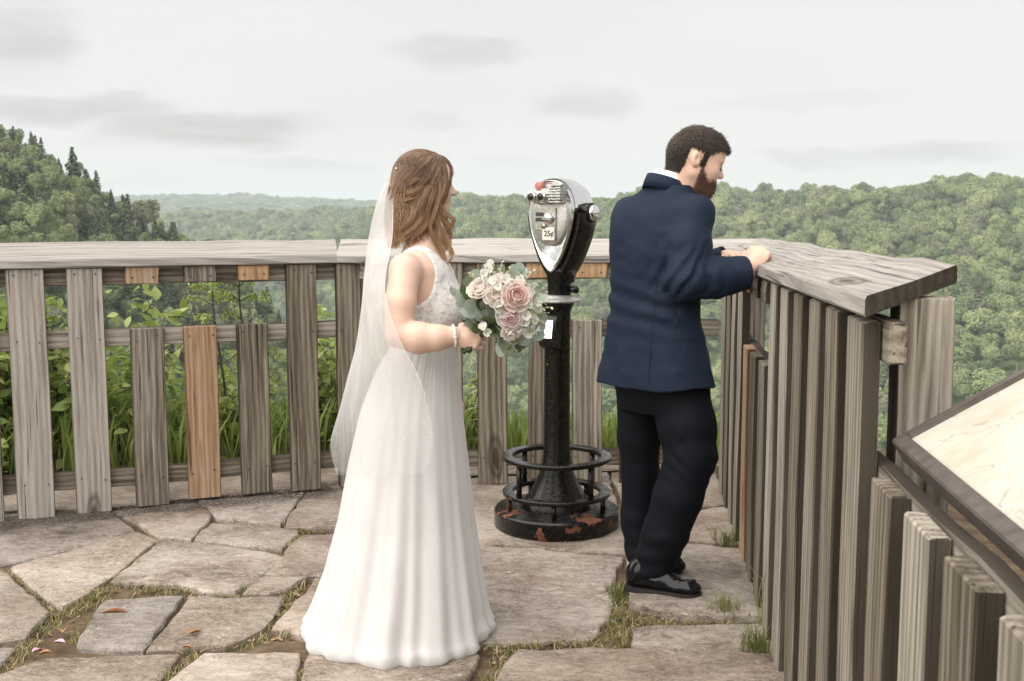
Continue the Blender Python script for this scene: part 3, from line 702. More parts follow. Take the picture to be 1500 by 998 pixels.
fm, PM, dM, oM = section('grey plank fence behind the binocular viewer', L1, C1, pk, ((1.213, 1.213), (.90, .895)), (.19, .185), +1, 2000, {'ends': (0, ML - .02)})
fence_cap(fm, L1 + oM * -.035, C1 + oM * -.035 + dM * -.028, 1.254, 1.254, .275, 6, .002, .30)
RL = 5.6; pk = []
Yp = [5.86, 5.60, 5.31, 5.02, 4.73, 4.45, 4.16, 3.87, 3.58, 3.29, 3.01, 2.73, 2.45, 2.165, 1.88, 1.62, 1.35, 1.08]
for i, y in enumerate(Yp):
    s_ = (C1[1] - y) / -RD[1]
    if i == 4: pk += [(s_, 'short', 'woodnew', .0, .95), (s_, 'block', 'woodnew', 0, .95)]
    elif i in (5, 6): pk += [(s_, 'short', 'wooddark', 0, .95), (s_, 'block', 'wood', 0, .95)]
    elif i >= 13: pk += [(s_, 'short', 'wooddark' if i % 2 else 'wood', -.02, .98)]
    else: pk += [(s_, 'full', ['wood', 'wooddark', 'wood', 'wood', 'wooddark'][i % 5], -.01, .97)]
e_end = (C1[1] - 2.37) / -RD[1]
o_len = RL
fr, PR, dR, oR = section('grey plank fence beside the groom, its wide top rail ending before the sign', C1, C1 + RD * RL, pk, ((1.213, 1.283), (.895, .968)), (.185, .21), +1, 3000, {'ends': (.05, RL), 'mid': (.05, RL)})
# shorten the upper rail to the end of the cap
for ch in list(fr.children):
    if ch.name.startswith('upper_rail'): bpy.data.objects.remove(ch)
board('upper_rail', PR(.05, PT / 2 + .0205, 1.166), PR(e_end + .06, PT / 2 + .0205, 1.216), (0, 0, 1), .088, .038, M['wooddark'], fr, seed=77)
fence_cap(fr, C1 + oR * -.035 + dR * -.03, C1 + oR * -.035 + dR * (e_end + .09), 1.256, 1.315, .262, 9, -.30, -.30, tilt=(.077, .052), endmat=M['wooddark'])
for (s_, w_) in ((e_end - .12, .12), (e_end - 1.9, .13), (.20, .13)):
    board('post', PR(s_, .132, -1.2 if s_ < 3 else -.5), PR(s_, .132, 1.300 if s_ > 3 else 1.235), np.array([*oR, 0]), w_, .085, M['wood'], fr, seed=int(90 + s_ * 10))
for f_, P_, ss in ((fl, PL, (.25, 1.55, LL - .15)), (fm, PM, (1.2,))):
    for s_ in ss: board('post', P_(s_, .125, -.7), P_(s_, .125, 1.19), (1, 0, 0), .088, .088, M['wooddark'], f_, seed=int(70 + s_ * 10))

# ------------------------------------------------------------------ sign panel
def sign_fn(t):
    oc = coords(t); n1 = t.noise(oc, 5, 4, .6); c = t.ramp(n1, [(0.3, (0.43, 0.375, 0.29)), (0.5, (0.49, 0.45, 0.38)), (0.7, (0.515, 0.49, 0.435))])
    pink = t.ramp(t.noise(oc, 3.1, 2), [(0.5, 0), (0.7, .3)]); c = t.mix(pink, c, (0.54, 0.44, 0.37))
    rel = t.ramp(t.noise(oc, 24, 3), [(0.4, 0), (0.7, .35)]); c = t.mix(rel, c, (0.61, 0.59, 0.54))
    ln = t.math('ABSOLUTE', t.math('SUBTRACT', t.noise(oc, 7.5, 2, .5, .8), .47)); l = t.ramp(ln, [(0.004, .65), (0.011, 0)]); 
    keep = t.ramp(t.noise(oc, 6.3, 1), [(0.48, 0), (0.55, 1)])
    c = t.mix(t.math('MULTIPLY', l, keep), c, (0.27, 0.24, 0.19))
    return pbsdf(t, c, 0.38)
M['map'] = material('cream_map_print', sign_fn)
M['signframe'] = material('brown_painted_metal', lambda t: pbsdf(t, t.ramp(t.noise(coords(t), 30), [(0.3, (0.065, 0.052, 0.045)), (0.7, (0.105, 0.088, 0.078))]), 0.5))
s0 = np.array([0.800, 2.33, 1.005]); ea = np.array([*RD, 0.0]); eb = np.array([oR[0], oR[1], 0]) * math.cos(R(31)) + np.array([0, 0, math.sin(R(31))]); en = np.cross(eb, ea)
if en[2] < 0: en = -en
sg = thing('map_sign', s0 + ea * .5 - np.array([0, 0, .5]), 'tilted cream map panel in a dark brown frame beside the fence', 'sign')
SW, SH, FW, FT = 1.15, .80, .032, .05
def panel_box(name, a0, a1, b0, b1, n0, n1, mt, parent=sg, bev=.003):
    V = np.array([s0 + ea * a + eb * b + en * n for n in (n0, n1) for (a, b) in ((a0, b0), (a1, b0), (a1, b1), (a0, b1))])
    f = [(0, 1, 2, 3), (4, 5, 6, 7)] + [(i, (i + 1) % 4, 4 + (i + 1) % 4, 4 + i) for i in range(4)]
    o = mesh(name, V, f, mt, parent, smooth=False)
    bm = bmesh.new(); bm.from_mesh(o.data); bmesh.ops.recalc_face_normals(bm, faces=bm.faces)
    if bev: bmesh.ops.bevel(bm, geom=bm.edges[:], offset=bev, segments=2, affect='EDGES')
    bm.to_mesh(o.data); bm.free(); return o
fr_ = panel_box('frame', 0, SW, 0, FW, -FT, .006, M['signframe'])
panel_box('frame_bar', 0, FW, FW, SH, -FT, .006, M['signframe'], sg); panel_box('frame_bar', SW - FW, SW, FW, SH, -FT, .006, M['signframe'], sg); panel_box('frame_bar', FW, SW - FW, SH - FW, SH, -FT, .006, M['signframe'], sg)
panel_box('map_panel', FW, SW - FW, FW, SH - FW, -.02, -.004, M['map'], sg, 0)
for a in (.25, SW - .25):
    b = s0 + ea * a + eb * .4 - en * .05
    mb = MB(); mb.add(*box((b[0], b[1], (b[2] - .9) / 2 + 0.0), (.08, .08, b[2] + .9))); mb.build('leg', M['signframe'], sg, False)
# ================================================================== coin-operated binocular viewer
def blackpaint(t):
    pos = geo(t); z = t.n('ShaderNodeSeparateXYZ', {0: pos}).outputs[2]
    low = t.n('ShaderNodeMapRange', {'Value': z, 'From Min': 0.19, 'From Max': 0.09}).outputs[0]
    chip = t.ramp(t.math('ADD', t.noise(pos, 7.5, 4, .6), t.math('MULTIPLY', low, .02)), [(0.615, 0), (0.63, 1)]); chip = t.math('MULTIPLY', chip, low)
    c = t.mix(chip, t.ramp(t.noise(pos, 45, 4), [(0.4, (0.0035, 0.0033, 0.003)), (0.8, (0.012, 0.010, 0.0085))]), t.ramp(t.noise(pos, 40, 3), [(0.3, (0.09, 0.034, 0.018)), (0.7, (0.22, 0.085, 0.05))]))
    rough = t.n('ShaderNodeMapRange', {'Value': t.noise(pos, 60, 3), 'From Min': .3, 'From Max': .7, 'To Min': .10, 'To Max': .34}).outputs[0]
    rough = t.math('ADD', rough, t.math('MULTIPLY', chip, .5))
    lump = t.n('ShaderNodeMapRange', {'Value': z, 'From Min': 0.5, 'From Max': 0.3, 'To Min': .12, 'To Max': 1.0}).outputs[0]
    h = t.math('MULTIPLY', t.math('SUBTRACT', t.noise(pos, 55, 3, .6), t.math('MULTIPLY', chip, .5)), lump)
    return pbsdf(t, c, rough, t.bump(h, 0.5, 0.005), **{'Specular IOR Level': 0.32})
M['blackpaint'] = material('glossy_black_paint', blackpaint)
M['chrome'] = material('polished_chrome', lambda t: pbsdf(t, (0.72, 0.72, 0.71), t.ramp(t.noise(coords(t), 40), [(0.3, 0.08), (0.7, 0.2)]), Metallic=1.0))
M['castsilver'] = material('hammered_silver', lambda t: pbsdf(t, t.ramp(t.noise(coords(t), 300, 2), [(0.3, (0.34, 0.335, 0.32)), (0.7, (0.60, 0.595, 0.57))]), 0.36, t.bump(t.n('ShaderNodeTexVoronoi', {'Vector': coords(t), 'Scale': 190.0}).outputs['Distance'], 0.7, 0.002), Metallic=0.75))
M['brass'] = material('dull_steel', lambda t: pbsdf(t, t.ramp(t.noise(coords(t), 60), [(0.3, (0.28, 0.26, 0.22)), (0.7, (0.50, 0.48, 0.43))]), 0.3, Metallic=0.9))
M['plate'] = material('pale_label_plate', lambda t: pbsdf(t, (0.62, 0.60, 0.53), 0.4))
M['ink'] = material('dark_ink', lambda t: pbsdf(t, (0.03, 0.028, 0.025), 0.5))
M['glass'] = material('dark_lens', lambda t: pbsdf(t, (0.012, 0.014, 0.014), 0.05))
M['reddot'] = material('faded_red_badge', lambda t: pbsdf(t, t.ramp(t.noise(coords(t), 180, 2), [(0.45, (0.34, 0.085, 0.065)), (0.6, (0.42, 0.22, 0.18))]), 0.4))
VC = np.array([0.2125, 5.25, 0.0])
vw = thing('binocular_viewer', VC, 'chrome and black coin-operated binocular viewer on a post with ringed base', 'viewer')
def lathe_part(name, prof, mt, parent=vw, seg=56, c=VC): 
    v, f = lathe(prof, seg, c); o = mesh(name, v, f, mt, parent)
    return o
def autosmooth(o, ang=40):
    bm = bmesh.new(); bm.from_mesh(o.data); bmesh.ops.recalc_face_normals(bm, faces=bm.faces)
    for e in bm.edges:
        if len(e.link_faces) == 2 and e.calc_face_angle(0) > R(ang): e.smooth = False
    bm.to_mesh(o.data); bm.free(); return o
autosmooth(lathe_part('base', [(.292, .0), (.297, .006), (.297, .075), (.290, .083), (.215, .088), (.19, .094)], M['blackpaint']))
autosmooth(lathe_part('pedestal', [(.185, .09), (.165, .112), (.135, .15), (.105, .20), (.083, .25), (.072, .29), (.0635, .34), (.062, .5), (.061, .80), (.062, 1.02), (.072, 1.045), (.078, 1.06)], M['blackpaint']))
def ring(name, z, r0, r1, th):
    return autosmooth(mesh(name, *lathe_ring(z, r0, r1, th), M['blackpaint'], vw))
def lathe_ring(z, r0, r1, th, seg=64):
    b = .004; prof = [(r0, z), (r0, z + th - b), (r0 + b, z + th), (r1 - b, z + th), (r1, z + th - b), (r1, z + b), (r1 - b, z), (r0 + b, z)]
    a = np.arange(seg) * 2 * math.pi / seg; v = np.concatenate([np.stack([VC[0] + r * np.cos(a), VC[1] + r * np.sin(a), np.full(seg, zz)], -1) for r, zz in prof])
    n = len(prof); f = [(i * seg + j, i * seg + (j + 1) % seg, ((i + 1) % n) * seg + (j + 1) % seg, ((i + 1) % n) * seg + j) for i in range(n) for j in range(seg)]
    return v, f
ring('foot_ring', .148, .205, .258, .020); ring('foot_ring', .318, .208, .260, .020)
for k in range(5):
    a = R(-95 + 72 * k); c = VC + (.232 * math.cos(a), .232 * math.sin(a), 0); v, f = tube([c + (0, 0, .082), c + (0, 0, .150)], .012, 10); mesh('ring_support', v, f, M['blackpaint'], vw)
for k in range(4):
    a = R(-50 + 90 * k); c = VC + (.234 * math.cos(a), .234 * math.sin(a), 0); v, f = tube([c + (0, 0, .166), c + (0, 0, .320)], .013, 10); mesh('ring_support', v, f, M['blackpaint'], vw)
autosmooth(lathe_part('flange', [(.06, 1.058), (.105, 1.066), (.112, 1.070), (.112, 1.076), (.106, 1.081), (.066, 1.087), (.066, 1.096), (.05, 1.10)], M['castsilver']))
fa = R(36); Fv = np.array([-math.sin(fa), -math.cos(fa), 0]); Sv = np.array([math.cos(fa), -math.sin(fa), 0]); Zv = np.array([0, 0, 1.0])
def hp(s_, t_, z): return np.array([VC[0], VC[1], 0]) + (.008, 0, 0) + Sv * s_ + Fv * t_ + Zv * z
autosmooth(lathe_part('neck', [(.056, 1.09), (.055, 1.15), (.060, 1.185), (.066, 1.21), (.05, 1.24)], M['blackpaint'], c=VC + (.008, 0, 0)))
v, f = tube([hp(.055, .0, 1.125), hp(.075, .0, 1.125), hp(.10, 0, 1.125)], [.012, .017, .017], 12); mesh('lock_bolt', v, f, M['blackpaint'], vw)
OUT = np.array([(1.194, 0), (1.215, .026), (1.26, .055), (1.31, .079), (1.37, .101), (1.43, .117), (1.48, .124), (1.53, .121), (1.575, .104), (1.61, .074), (1.628, .042), (1.634, 0)])
def outline(n=20, k=1.0, zlo=1.194, zhi=1.634):
    """closed outline (s, z): right side up, left side down"""
    d = catmull(OUT, n); z = zlo + (d[:, 0] - 1.194) / .44 * (zhi - zlo); w_ = np.maximum(d[:, 1], 0) * k
    return np.concatenate([np.stack([w_, z], -1), np.stack([-w_, z], -1)[-2:0:-1]])
rows = [(.060, 1.0, 1.194, 1.634), (.055, 1.01, 1.192, 1.636), (.02, 1.0, 1.20, 1.638), (-.05, .97, 1.22, 1.634), (-.11, .90, 1.25, 1.615), (-.145, .76, 1.31, 1.585), (-.16, .45, 1.39, 1.54)]
def shell(name, rows, mats, midf, cap_front=True):
    rr_ = [outline(20, k, a, b) for (_, k, a, b) in rows]; n = len(rr_[0])
    V = np.concatenate([[hp(s_, t_[0], z) for s_, z in o_] for o_, t_ in zip(rr_, rows)]); f = grid_faces(len(rows), n)
    f += [list(range(n)), [(len(rows) - 1) * n + j for j in range(n)][::-1]]
    mi = [midf(np.mean(V[list(q)], 0)) for q in f]
    o = mesh(name, V, f, mats, vw, True, mi); return autosmooth(o, 45)
shell('housing', rows, [M['chrome'], M['blackpaint']], lambda c: 1 if c[2] < 1.50 else 0)
# chrome bezel in front of the housing, with its raised rim
rb = [(.058, .985, 1.203, 1.630), (.078, .975, 1.207, 1.628), (.082, .955, 1.213, 1.624), (.080, .93, 1.222, 1.618), (.074, .90, 1.232, 1.612)]
shell('bezel', rb, [M['chrome']], lambda c: 0)
ang = np.arange(40) * 2 * math.pi / 40
def oval(t_, a, b, zc=1.468): return [hp(a * math.cos(x), t_, zc + b * math.sin(x) * (1.0 if math.sin(x) > 0 else 1.0)) for x in ang]
V = np.concatenate([oval(.070, .100, .140), oval(.086, .100, .140), oval(.090, .096, .136), oval(.090, .05, .07)]); f = grid_faces(4, 40) + [[120 + j for j in range(40)]]
fp = autosmooth(mesh('face_plate', V, f, M['castsilver'], vw), 50)
# yoke: a black cradle round the lower half
def arcband():
    s_ = catmull(OUT[:7], 16); path = [(-w_, z) for z, w_ in s_[::-1]] + [(w_, z) for z, w_ in s_[1:]]
    V = []; path = np.array(path); path[:, 0] *= 1.0
    for i, (x, z) in enumerate(path):
        d = path[min(i + 1, len(path) - 1)] - path[max(i - 1, 0)]; d = d / np.linalg.norm(d); nx, nz = (d[1], -d[0])
        for off, t_ in ((.004, .050), (.022, .050), (.030, .040), (.030, -.085), (.022, -.1), (.004, -.1)): V.append(hp(x + nx * off, t_ - (1.48 - z) * .05 * (t_ < 0) * -1, z + nz * off))
    f = grid_faces(len(path), 6); f += [list(range(6))[::-1], [(len(path) - 1) * 6 + j for j in range(6)]]
    return np.array(V), f
v, f = arcband(); yk = autosmooth(mesh('yoke', v, f, M['blackpaint'], vw), 50)
v, f = tube([hp(0, -.025, 1.155), hp(0, -.02, 1.215)], [.058, .066], 20); mesh('yoke_socket', v, f, M['blackpaint'], vw)
for sg_ in (-1, 1):
    v, f = tube([hp(sg_ * .10, -.035, 1.478), hp(sg_ * .155, -.035, 1.478), hp(sg_ * .158, -.035, 1.478)], [.046, .046, .040], 24); pv = autosmooth(mesh('pivot_arm', v, f, M['blackpaint'], vw))
    v, f = tube([hp(sg_ * .157, -.035, 1.478), hp(sg_ * .166, -.035, 1.478), hp(sg_ * .176, -.035, 1.478), hp(sg_ * .182, -.035, 1.478), hp(sg_ * .184, -.035, 1.478)], [.036, .038, .032, .018, .004], 24); mesh('pivot_cap', v, f, M['chrome'], pv, True)
# eyepieces
mb = MB()
for s_ in (-.052, .0): mb.add(*tube([hp(s_, .085, 1.555), hp(s_, .12, 1.555), hp(s_, .128, 1.555)], [.036, .036, .033], 24))
mb.add(*box(hp(-.026, .10, 1.548), (.07, .04, .05), np.stack([Sv, Fv, Zv], -1)))
eh = mb.build('eyepiece_block', M['castsilver'], vw); autosmooth(eh)
for s_ in (-.058, -.004):
    v, f = tube([hp(s_, .125, 1.552), hp(s_, .150, 1.552), hp(s_, .152, 1.552)], [.026, .024, .021], 24); ep = autosmooth(mesh('eyepiece', v, f, M['chrome'], vw))
    v, f = tube([hp(s_, .151, 1.552), hp(s_, .1535, 1.552)], [.0185, .016], 20); mesh('lens', v, f, M['glass'], ep)
v, f = tube([hp(-.03, .10, 1.598), hp(-.03, .128, 1.598), hp(-.03, .131, 1.598)], [.021, .021, .018], 20); mesh('badge', v, f, M['reddot'], vw)
mb = MB()
for k in range(7):
    z = 1.528 + k * .0125; mb.add(*box(hp(.058, .10, z), (.076 - abs(k - 3) * .003, .088 - abs(k - 3) * .009, .0072), np.stack([Sv, Fv, Zv], -1)))
mb.add(*tube([hp(.02, .094, 1.565), hp(.09, .094, 1.565)], [.038, .036], 24)); autosmooth(mb.build('ribbed_drum', M['castsilver'], vw))
# coin mechanism
def fbox(name, s0_, s1_, z0, z1, t0_, t1_, mt, parent=None):
    v, f = box(hp((s0_ + s1_) / 2, (t0_ + t1_) / 2, (z0 + z1) / 2), (s1_ - s0_, t1_ - t0_, z1 - z0), np.stack([Sv, Fv, Zv], -1))
    o = mesh(name, v, f, mt, parent or vw, False); bm = bmesh.new(); bm.from_mesh(o.data); bmesh.ops.recalc_face_normals(bm, faces=bm.faces); bmesh.ops.bevel(bm, geom=bm.edges[:], offset=.0015, segments=2, affect='EDGES'); bm.to_mesh(o.data); bm.free(); return o
cp = fbox('coin_plate', -.072, .044, 1.40, 1.502, .088, .098, M['brass']); cq = fbox('coin_plate', -.030, .044, 1.352, 1.402, .088, .099, M['brass'])
for z in (1.462, 1.438): fbox('instruction_plate', -.066, -.022, z, z + .018, .096, .101, M['ink'], cp)
v, f = tube([hp(.008, .097, 1.452), hp(.008, .112, 1.452), hp(.008, .115, 1.452)], [.026, .022, .016], 20); autosmooth(mesh('coin_knob', v, f, M['chrome'], vw))
fbox('coin_handle', -.014, .030, 1.446, 1.458, .113, .124, M['chrome']); v, f = tube([hp(-.017, .098, 1.418), hp(-.017, .108, 1.418)], .012, 16); mesh('coin_return', v, f, M['brass'], vw)
lb = fbox('price_plate', -.026, .040, 1.354, 1.412, .098, .104, M['plate'])
def text_mesh(name, body, size, mt, parent, org, ex, ey, ez, bold=.0):
    cu = bpy.data.curves.new(name, 'FONT'); cu.body = body; cu.size = size; cu.align_x = 'CENTER'; cu.align_y = 'CENTER'; cu.extrude = .0004; cu.offset = bold
    tmp = bpy.data.objects.new(name, cu); col.objects.link(tmp); dg = bpy.context.evaluated_depsgraph_get(); me = bpy.data.meshes.new_from_object(tmp.evaluated_get(dg)); bpy.data.objects.remove(tmp)
    v = np.array([x.co[:] for x in me.vertices]); V = np.asarray(org) + v[:, :1] * np.asarray(ex) + v[:, 1:2] * np.asarray(ey) + v[:, 2:3] * np.asarray(ez)
    return mesh(name, V, [list(p.vertices) for p in me.polygons], mt, parent, False)
text_mesh('lettering', '25¢', .036, M['ink'], lb, hp(.010, .1048, 1.383), -Sv * -1, Zv, Fv, .0006)
# coin box on the post
V = []; cb = [(1.035, .040), (1.020, .075), (.985, .098), (.905, .112), (.862, .092), (.845, .052)]
for s_ in (-.046, .046): V += [hp(s_ - .0, t_, z) for z, t_ in cb]
n = len(cb); f = [(i, i + 1, n + i + 1, n + i) for i in range(n - 1)] + [list(range(n))[::-1], list(range(n, 2 * n)), (n - 1, 0, n, 2 * n - 1)]
xb = autosmooth(mesh('coin_box', np.array(V), f, M['blackpaint'], vw))
V = [hp(s_, t_, z) for s_ in (-.038, .038) for z, t_ in ((.988, .1), (.988, .108), (.905, .120), (.905, .112))]
mesh('coin_box_door', np.array(V), [(0, 1, 2, 3), (4, 7, 6, 5), (0, 4, 5, 1), (1, 5, 6, 2), (2, 6, 7, 3), (3, 7, 4, 0)], M['chrome'], xb, False); autosmooth(xb)
v, f = tube([hp(-.015, .0605, .775), hp(-.015, .0635, .775)], [.011, .010], 9); tg = mesh('white_tag', v, f, M['plate'], vw)
# ================================================================== shrubs and saplings behind the fence
M['leafyoung'] = leaf_mat('young_leaf', (0.13, 0.18, 0.048), (0.32, 0.39, 0.125), .45, (0.47, 0.51, 0.21))
M['leafdeep'] = leaf_mat('deep_green_leaf', (0.11, 0.165, 0.048), (0.25, 0.34, 0.10), .48, (0.36, 0.43, 0.15))
M['feather'] = leaf_mat('feathery_sprig', (0.16, 0.21, 0.055), (0.33, 0.39, 0.12), .4, (0.45, 0.49, 0.19))
M['stem'] = M['barkdark']
M['grass'] = leaf_mat('grass_blade', (0.080, 0.095, 0.028), (0.20, 0.20, 0.075), .3, (0.42, 0.34, 0.18))
def leaf_geo(w_=.5, seg=5, fold=.12, curl=.16):
    prof = [(0, 0), (.18, .62), (.40, 1.0), (.62, .86), (.82, .45), (1.0, 0)]
    V = []; 
    for y, x in prof: 
        z = -curl * y * y
        V += [(-x * w_ * .5, y, z + fold * x * .5), (0, y, z), (x * w_ * .5, y, z + fold * x * .5)]
    f = []
    for i in range(len(prof) - 1):
        for j in (0, 1): f.append((i * 3 + j, i * 3 + j + 1, i * 3 + j + 4, i * 3 + j + 3))
    return np.array(V), f
LEAFV, LEAFF = leaf_geo(.62); LEAF2V, LEAF2F = leaf_geo(.42, curl=.3)
def leaf_mesh(name, V, F, mt):
    me = bpy.data.meshes.new(name); me.from_pydata(V.tolist(), [], F); me.materials.append(mt); me.polygons.foreach_set('use_smooth', np.ones(len(F), dtype=bool)); me.update(); return me
ME_LEAF = [leaf_mesh('leaf', LEAFV, LEAFF, M['leafyoung']), leaf_mesh('leaf', LEAF2V, LEAF2F, M['leafyoung']), leaf_mesh('leaf', LEAFV, LEAFF, M['leafdeep'])]
def leaf_frame(d, r_):
    d = d / np.linalg.norm(d); n = np.array([r_.normal() * .5, r_.normal() * .5, 1.0]); x = np.cross(d, n); x /= np.linalg.norm(x); n = np.cross(x, d)
    return np.stack([x, d, n], -1)
def branchy(r_, base, height, nstem, spread, lean=(0, 0)):
    """stems and twigs: returns tube list and leaf anchor points with directions"""
    tubes = []; anchors = []
    for s_ in range(nstem):
        a = r_.uniform(0, 6.28); sp = spread * r_.uniform(.25, 1); H = height * r_.uniform(.65, 1)
        top = np.array([math.cos(a) * sp + lean[0], math.sin(a) * sp + lean[1], H]); mid = top * (.45, .45, .55) + r_.normal(size=3) * .04
        P = catmull([(0, 0, 0), mid, top], 9) + base; tubes.append((P, np.linspace(.011, .003, 9) * (height / 1.4) ** .5))
        for k in range(3, 9):
            for q in range(2):
                d = r_.normal(size=3); d[2] = abs(d[2]) * .5 + .15; d /= np.linalg.norm(d); L = spread * r_.uniform(.25, .6) * (1.15 - k / 12)
                T = catmull([P[k], P[k] + d * L * .5, P[k] + d * L + (0, 0, -L * .15)], 5); tubes.append((T, np.linspace(.004, .0015, 5)))
                for j in range(1, 5): anchors.append((T[j], d + r_.normal(size=3) * .6))
        anchors.append((P[-1], np.array([0, 0, 1.0]) + r_.normal(size=3) * .5))
    return tubes, anchors
def shrub(label, base, height, nstem, spread, lsize, kind, nsolo, nmass, seed, group=None, name='leafy_shrub', lean=(0, 0)):
    r_ = np.random.default_rng(seed); base = np.asarray(base, float); o = thing(name, base, label, 'shrub', group)
    tubes, anc = branchy(r_, base, height, nstem, spread, lean); mb = MB()
    for P, rad in tubes: mb.add(*tube(P, rad, 4, False))
    mb.build('stem', M['stem'], o)
    me = ME_LEAF[kind]; pick = [anc[i] for i in r_.permutation(len(anc))]
    def place(p, d):
        d = d + np.array([0, 0, -.35]); return leaf_frame(d, r_), p + r_.normal(size=3) * .02
    pick.sort(key=lambda q: q[0][1] - q[0][2] * .3)
    for p, d in pick[:nsolo]:                                  # the nearest leaves are leaves of their own
        Mx, p = place(p, d); s_ = lsize * r_.uniform(.6, 1.2); l = bpy.data.objects.new('leaf', me); link(l, o)
        m4 = Matrix.Identity(4)
        for a in range(3):
            for b in range(3): m4[a][b] = Mx[a, b] * s_
        m4.translation = Vector(p - base); l.matrix_local = m4
    V0, F0 = (LEAF2V, LEAF2F) if kind == 1 else (LEAFV, LEAFF); mb = MB()
    rest = pick[nsolo:] or pick
    for k in range(nmass):
        p, d = rest[r_.integers(0, len(rest))]; Mx, p = place(p + r_.normal(size=3) * spread * .16, d + r_.normal(size=3) * .5); s_ = lsize * r_.uniform(.5, 1.1)
        mb.add((V0 * s_) @ Mx.T + p, F0)
    if nmass: tag(mb.build('foliage', me.materials[0], o), kind='stuff')
    return o
def behind(u, v, Y): return D(u, v, Y)
# (label, pixel column, foot pixel row, distance, height, stems, spread, leaf, kind, solo, mass)
gs = 'leafy shrubs behind the left fence'
shrub('tall broad-leaved shrub at the far left, rising above the middle rail', behind(-25, 760, 6.5), 1.45, 12, .50, .098, 0, 150, 800, 21, gs)
shrub('broad-leaved shrub between the first two fence planks', behind(85, 775, 6.9), 1.48, 11, .45, .095, 0, 150, 700, 22, gs)
shrub('broad-leaved shrub reaching out right of the second fence plank', behind(165, 770, 6.8), 1.42, 9, .45, .098, 0, 130, 480, 23, gs, lean=(.12, 0))
shrub('dark leafy shrub low behind the first planks', behind(60, 760, 7.3), 1.25, 12, .75, .085, 2, 90, 1000, 24, gs)
shrub('dark leafy shrub low behind the split short plank', behind(200, 760, 7.4), 1.20, 11, .7, .085, 2, 80, 800, 25, gs)
shrub('low leafy shrub behind the orange plank', behind(285, 745, 7.1), .85, 9, .5, .11, 0, 90, 320, 26, gs)
shrub('leafy shrub behind the tall plank left of the bride', behind(420, 745, 7.4), 1.05, 9, .5, .095, 0, 90, 420, 27, gs)
shrub('upright leafy shrub just left of the bride veil', behind(490, 750, 7.2), 1.35, 10, .36, .095, 0, 100, 380, 28, gs)
shrub('bright leafy shrub just right of the bride', behind(668, 740, 7.1), .95, 7, .26, .09, 1, 70, 130, 29, gs)
shrub('small bright shrub left of the viewer base', behind(778, 720, 7.3), .42, 6, .22, .07, 1, 50, 60, 30, gs)
shrub('low fern-like shrub at the bottom left corner of the fence', behind(5, 745, 6.35), .42, 8, .3, .06, 1, 60, 200, 31, gs)
shrub('pale leafy shrub low between the two dark planks', behind(355, 735, 7.6), .6, 8, .5, .07, 1, 40, 240, 32, gs)
# feathery sapling
def sapling(label, base, height, seed, sc_=1.0):
    r_ = np.random.default_rng(seed); base = np.asarray(base, float); o = thing('feathery_sapling', base, label, 'sapling', 'feathery saplings behind the fence')
    mb = MB(); lf = MB(); P = catmull([(0, 0, 0), (.03, .02, height * .4), (-.03, 0, height * .8), (.0, 0, height)], 16) + base
    mb.add(*tube(P, np.linspace(.013, .002, 16), 6, False))
    for k in range(46):
        f = r_.uniform(.06, .98); p = P[int(f * 15)]; a = r_.uniform(0, 6.28); L = (.38 * (1 - f) ** .7 + .05) * r_.uniform(.6, 1.15) * sc_
        d = np.array([math.cos(a), math.sin(a), .45]); T = catmull([p, p + d * L * .6, p + d * L + (0, 0, -L * .28)], 9); mb.add(*tube(T, np.linspace(.004, .001, 9), 3, False))
        for j in range(2, 9):
            for q in range(5):
                dd = d * .6 + r_.normal(size=3) * .7; Mx = leaf_frame(dd, r_); lf.add((LEAF2V * (.75, 1, 1) * r_.uniform(.022, .048)) @ Mx.T + T[j] + r_.normal(size=3) * .008, LEAF2F)
    mb.build('stem', M['stem'], o); tag(lf.build('foliage', M['feather'], o), kind='stuff')
sapling('feathery yellow-green sapling showing above the middle rail by the orange plank', behind(328, 745, 7.0), 1.62, 41)
sapling('slim feathery sapling right of the two orange-topped planks', behind(366, 745, 7.2), 1.70, 42, .8)
sapling('feathery sapling beside the bride veil', behind(470, 745, 7.5), 1.35, 43, .9)

# tall grass and weeds on the bank below the fence
mb = MB(); r_ = np.random.default_rng(66)
for k in range(5200):
    u = r_.uniform(-120, 1060); Y = r_.uniform(6.75, 8.6) - max(0, -u) * .002
    if u < 480: Y -= (480 - u) / 480 * .55
    x = (u - 750) / FPX * Y; p = np.array([x, Y, float(land_z(np.array([x]), np.array([Y]))[0]) - .02]); H = r_.uniform(.16, .46) * (1.0 if u < 700 else .8); a = r_.uniform(0, 6.28); ln = H * r_.uniform(.1, .6); w_ = r_.uniform(.004, .013)
    dx = np.array([math.cos(a), math.sin(a), 0]); sx = np.array([-math.sin(a), math.cos(a), 0]) * w_; q = [p, p + dx * ln * .3 + (0, 0, H * .6), p + dx * ln + (0, 0, H * .95)]
    mb.add([q[0] - sx * .6, q[0] + sx * .6, q[1] + sx, q[1] - sx, q[2]], [(0, 1, 2, 3), (3, 2, 4)])
tag(mb.build('bank_weeds', M['leafyoung']), 'tall green grass and weeds on the bank behind the rear fence', 'weeds', kind='stuff')
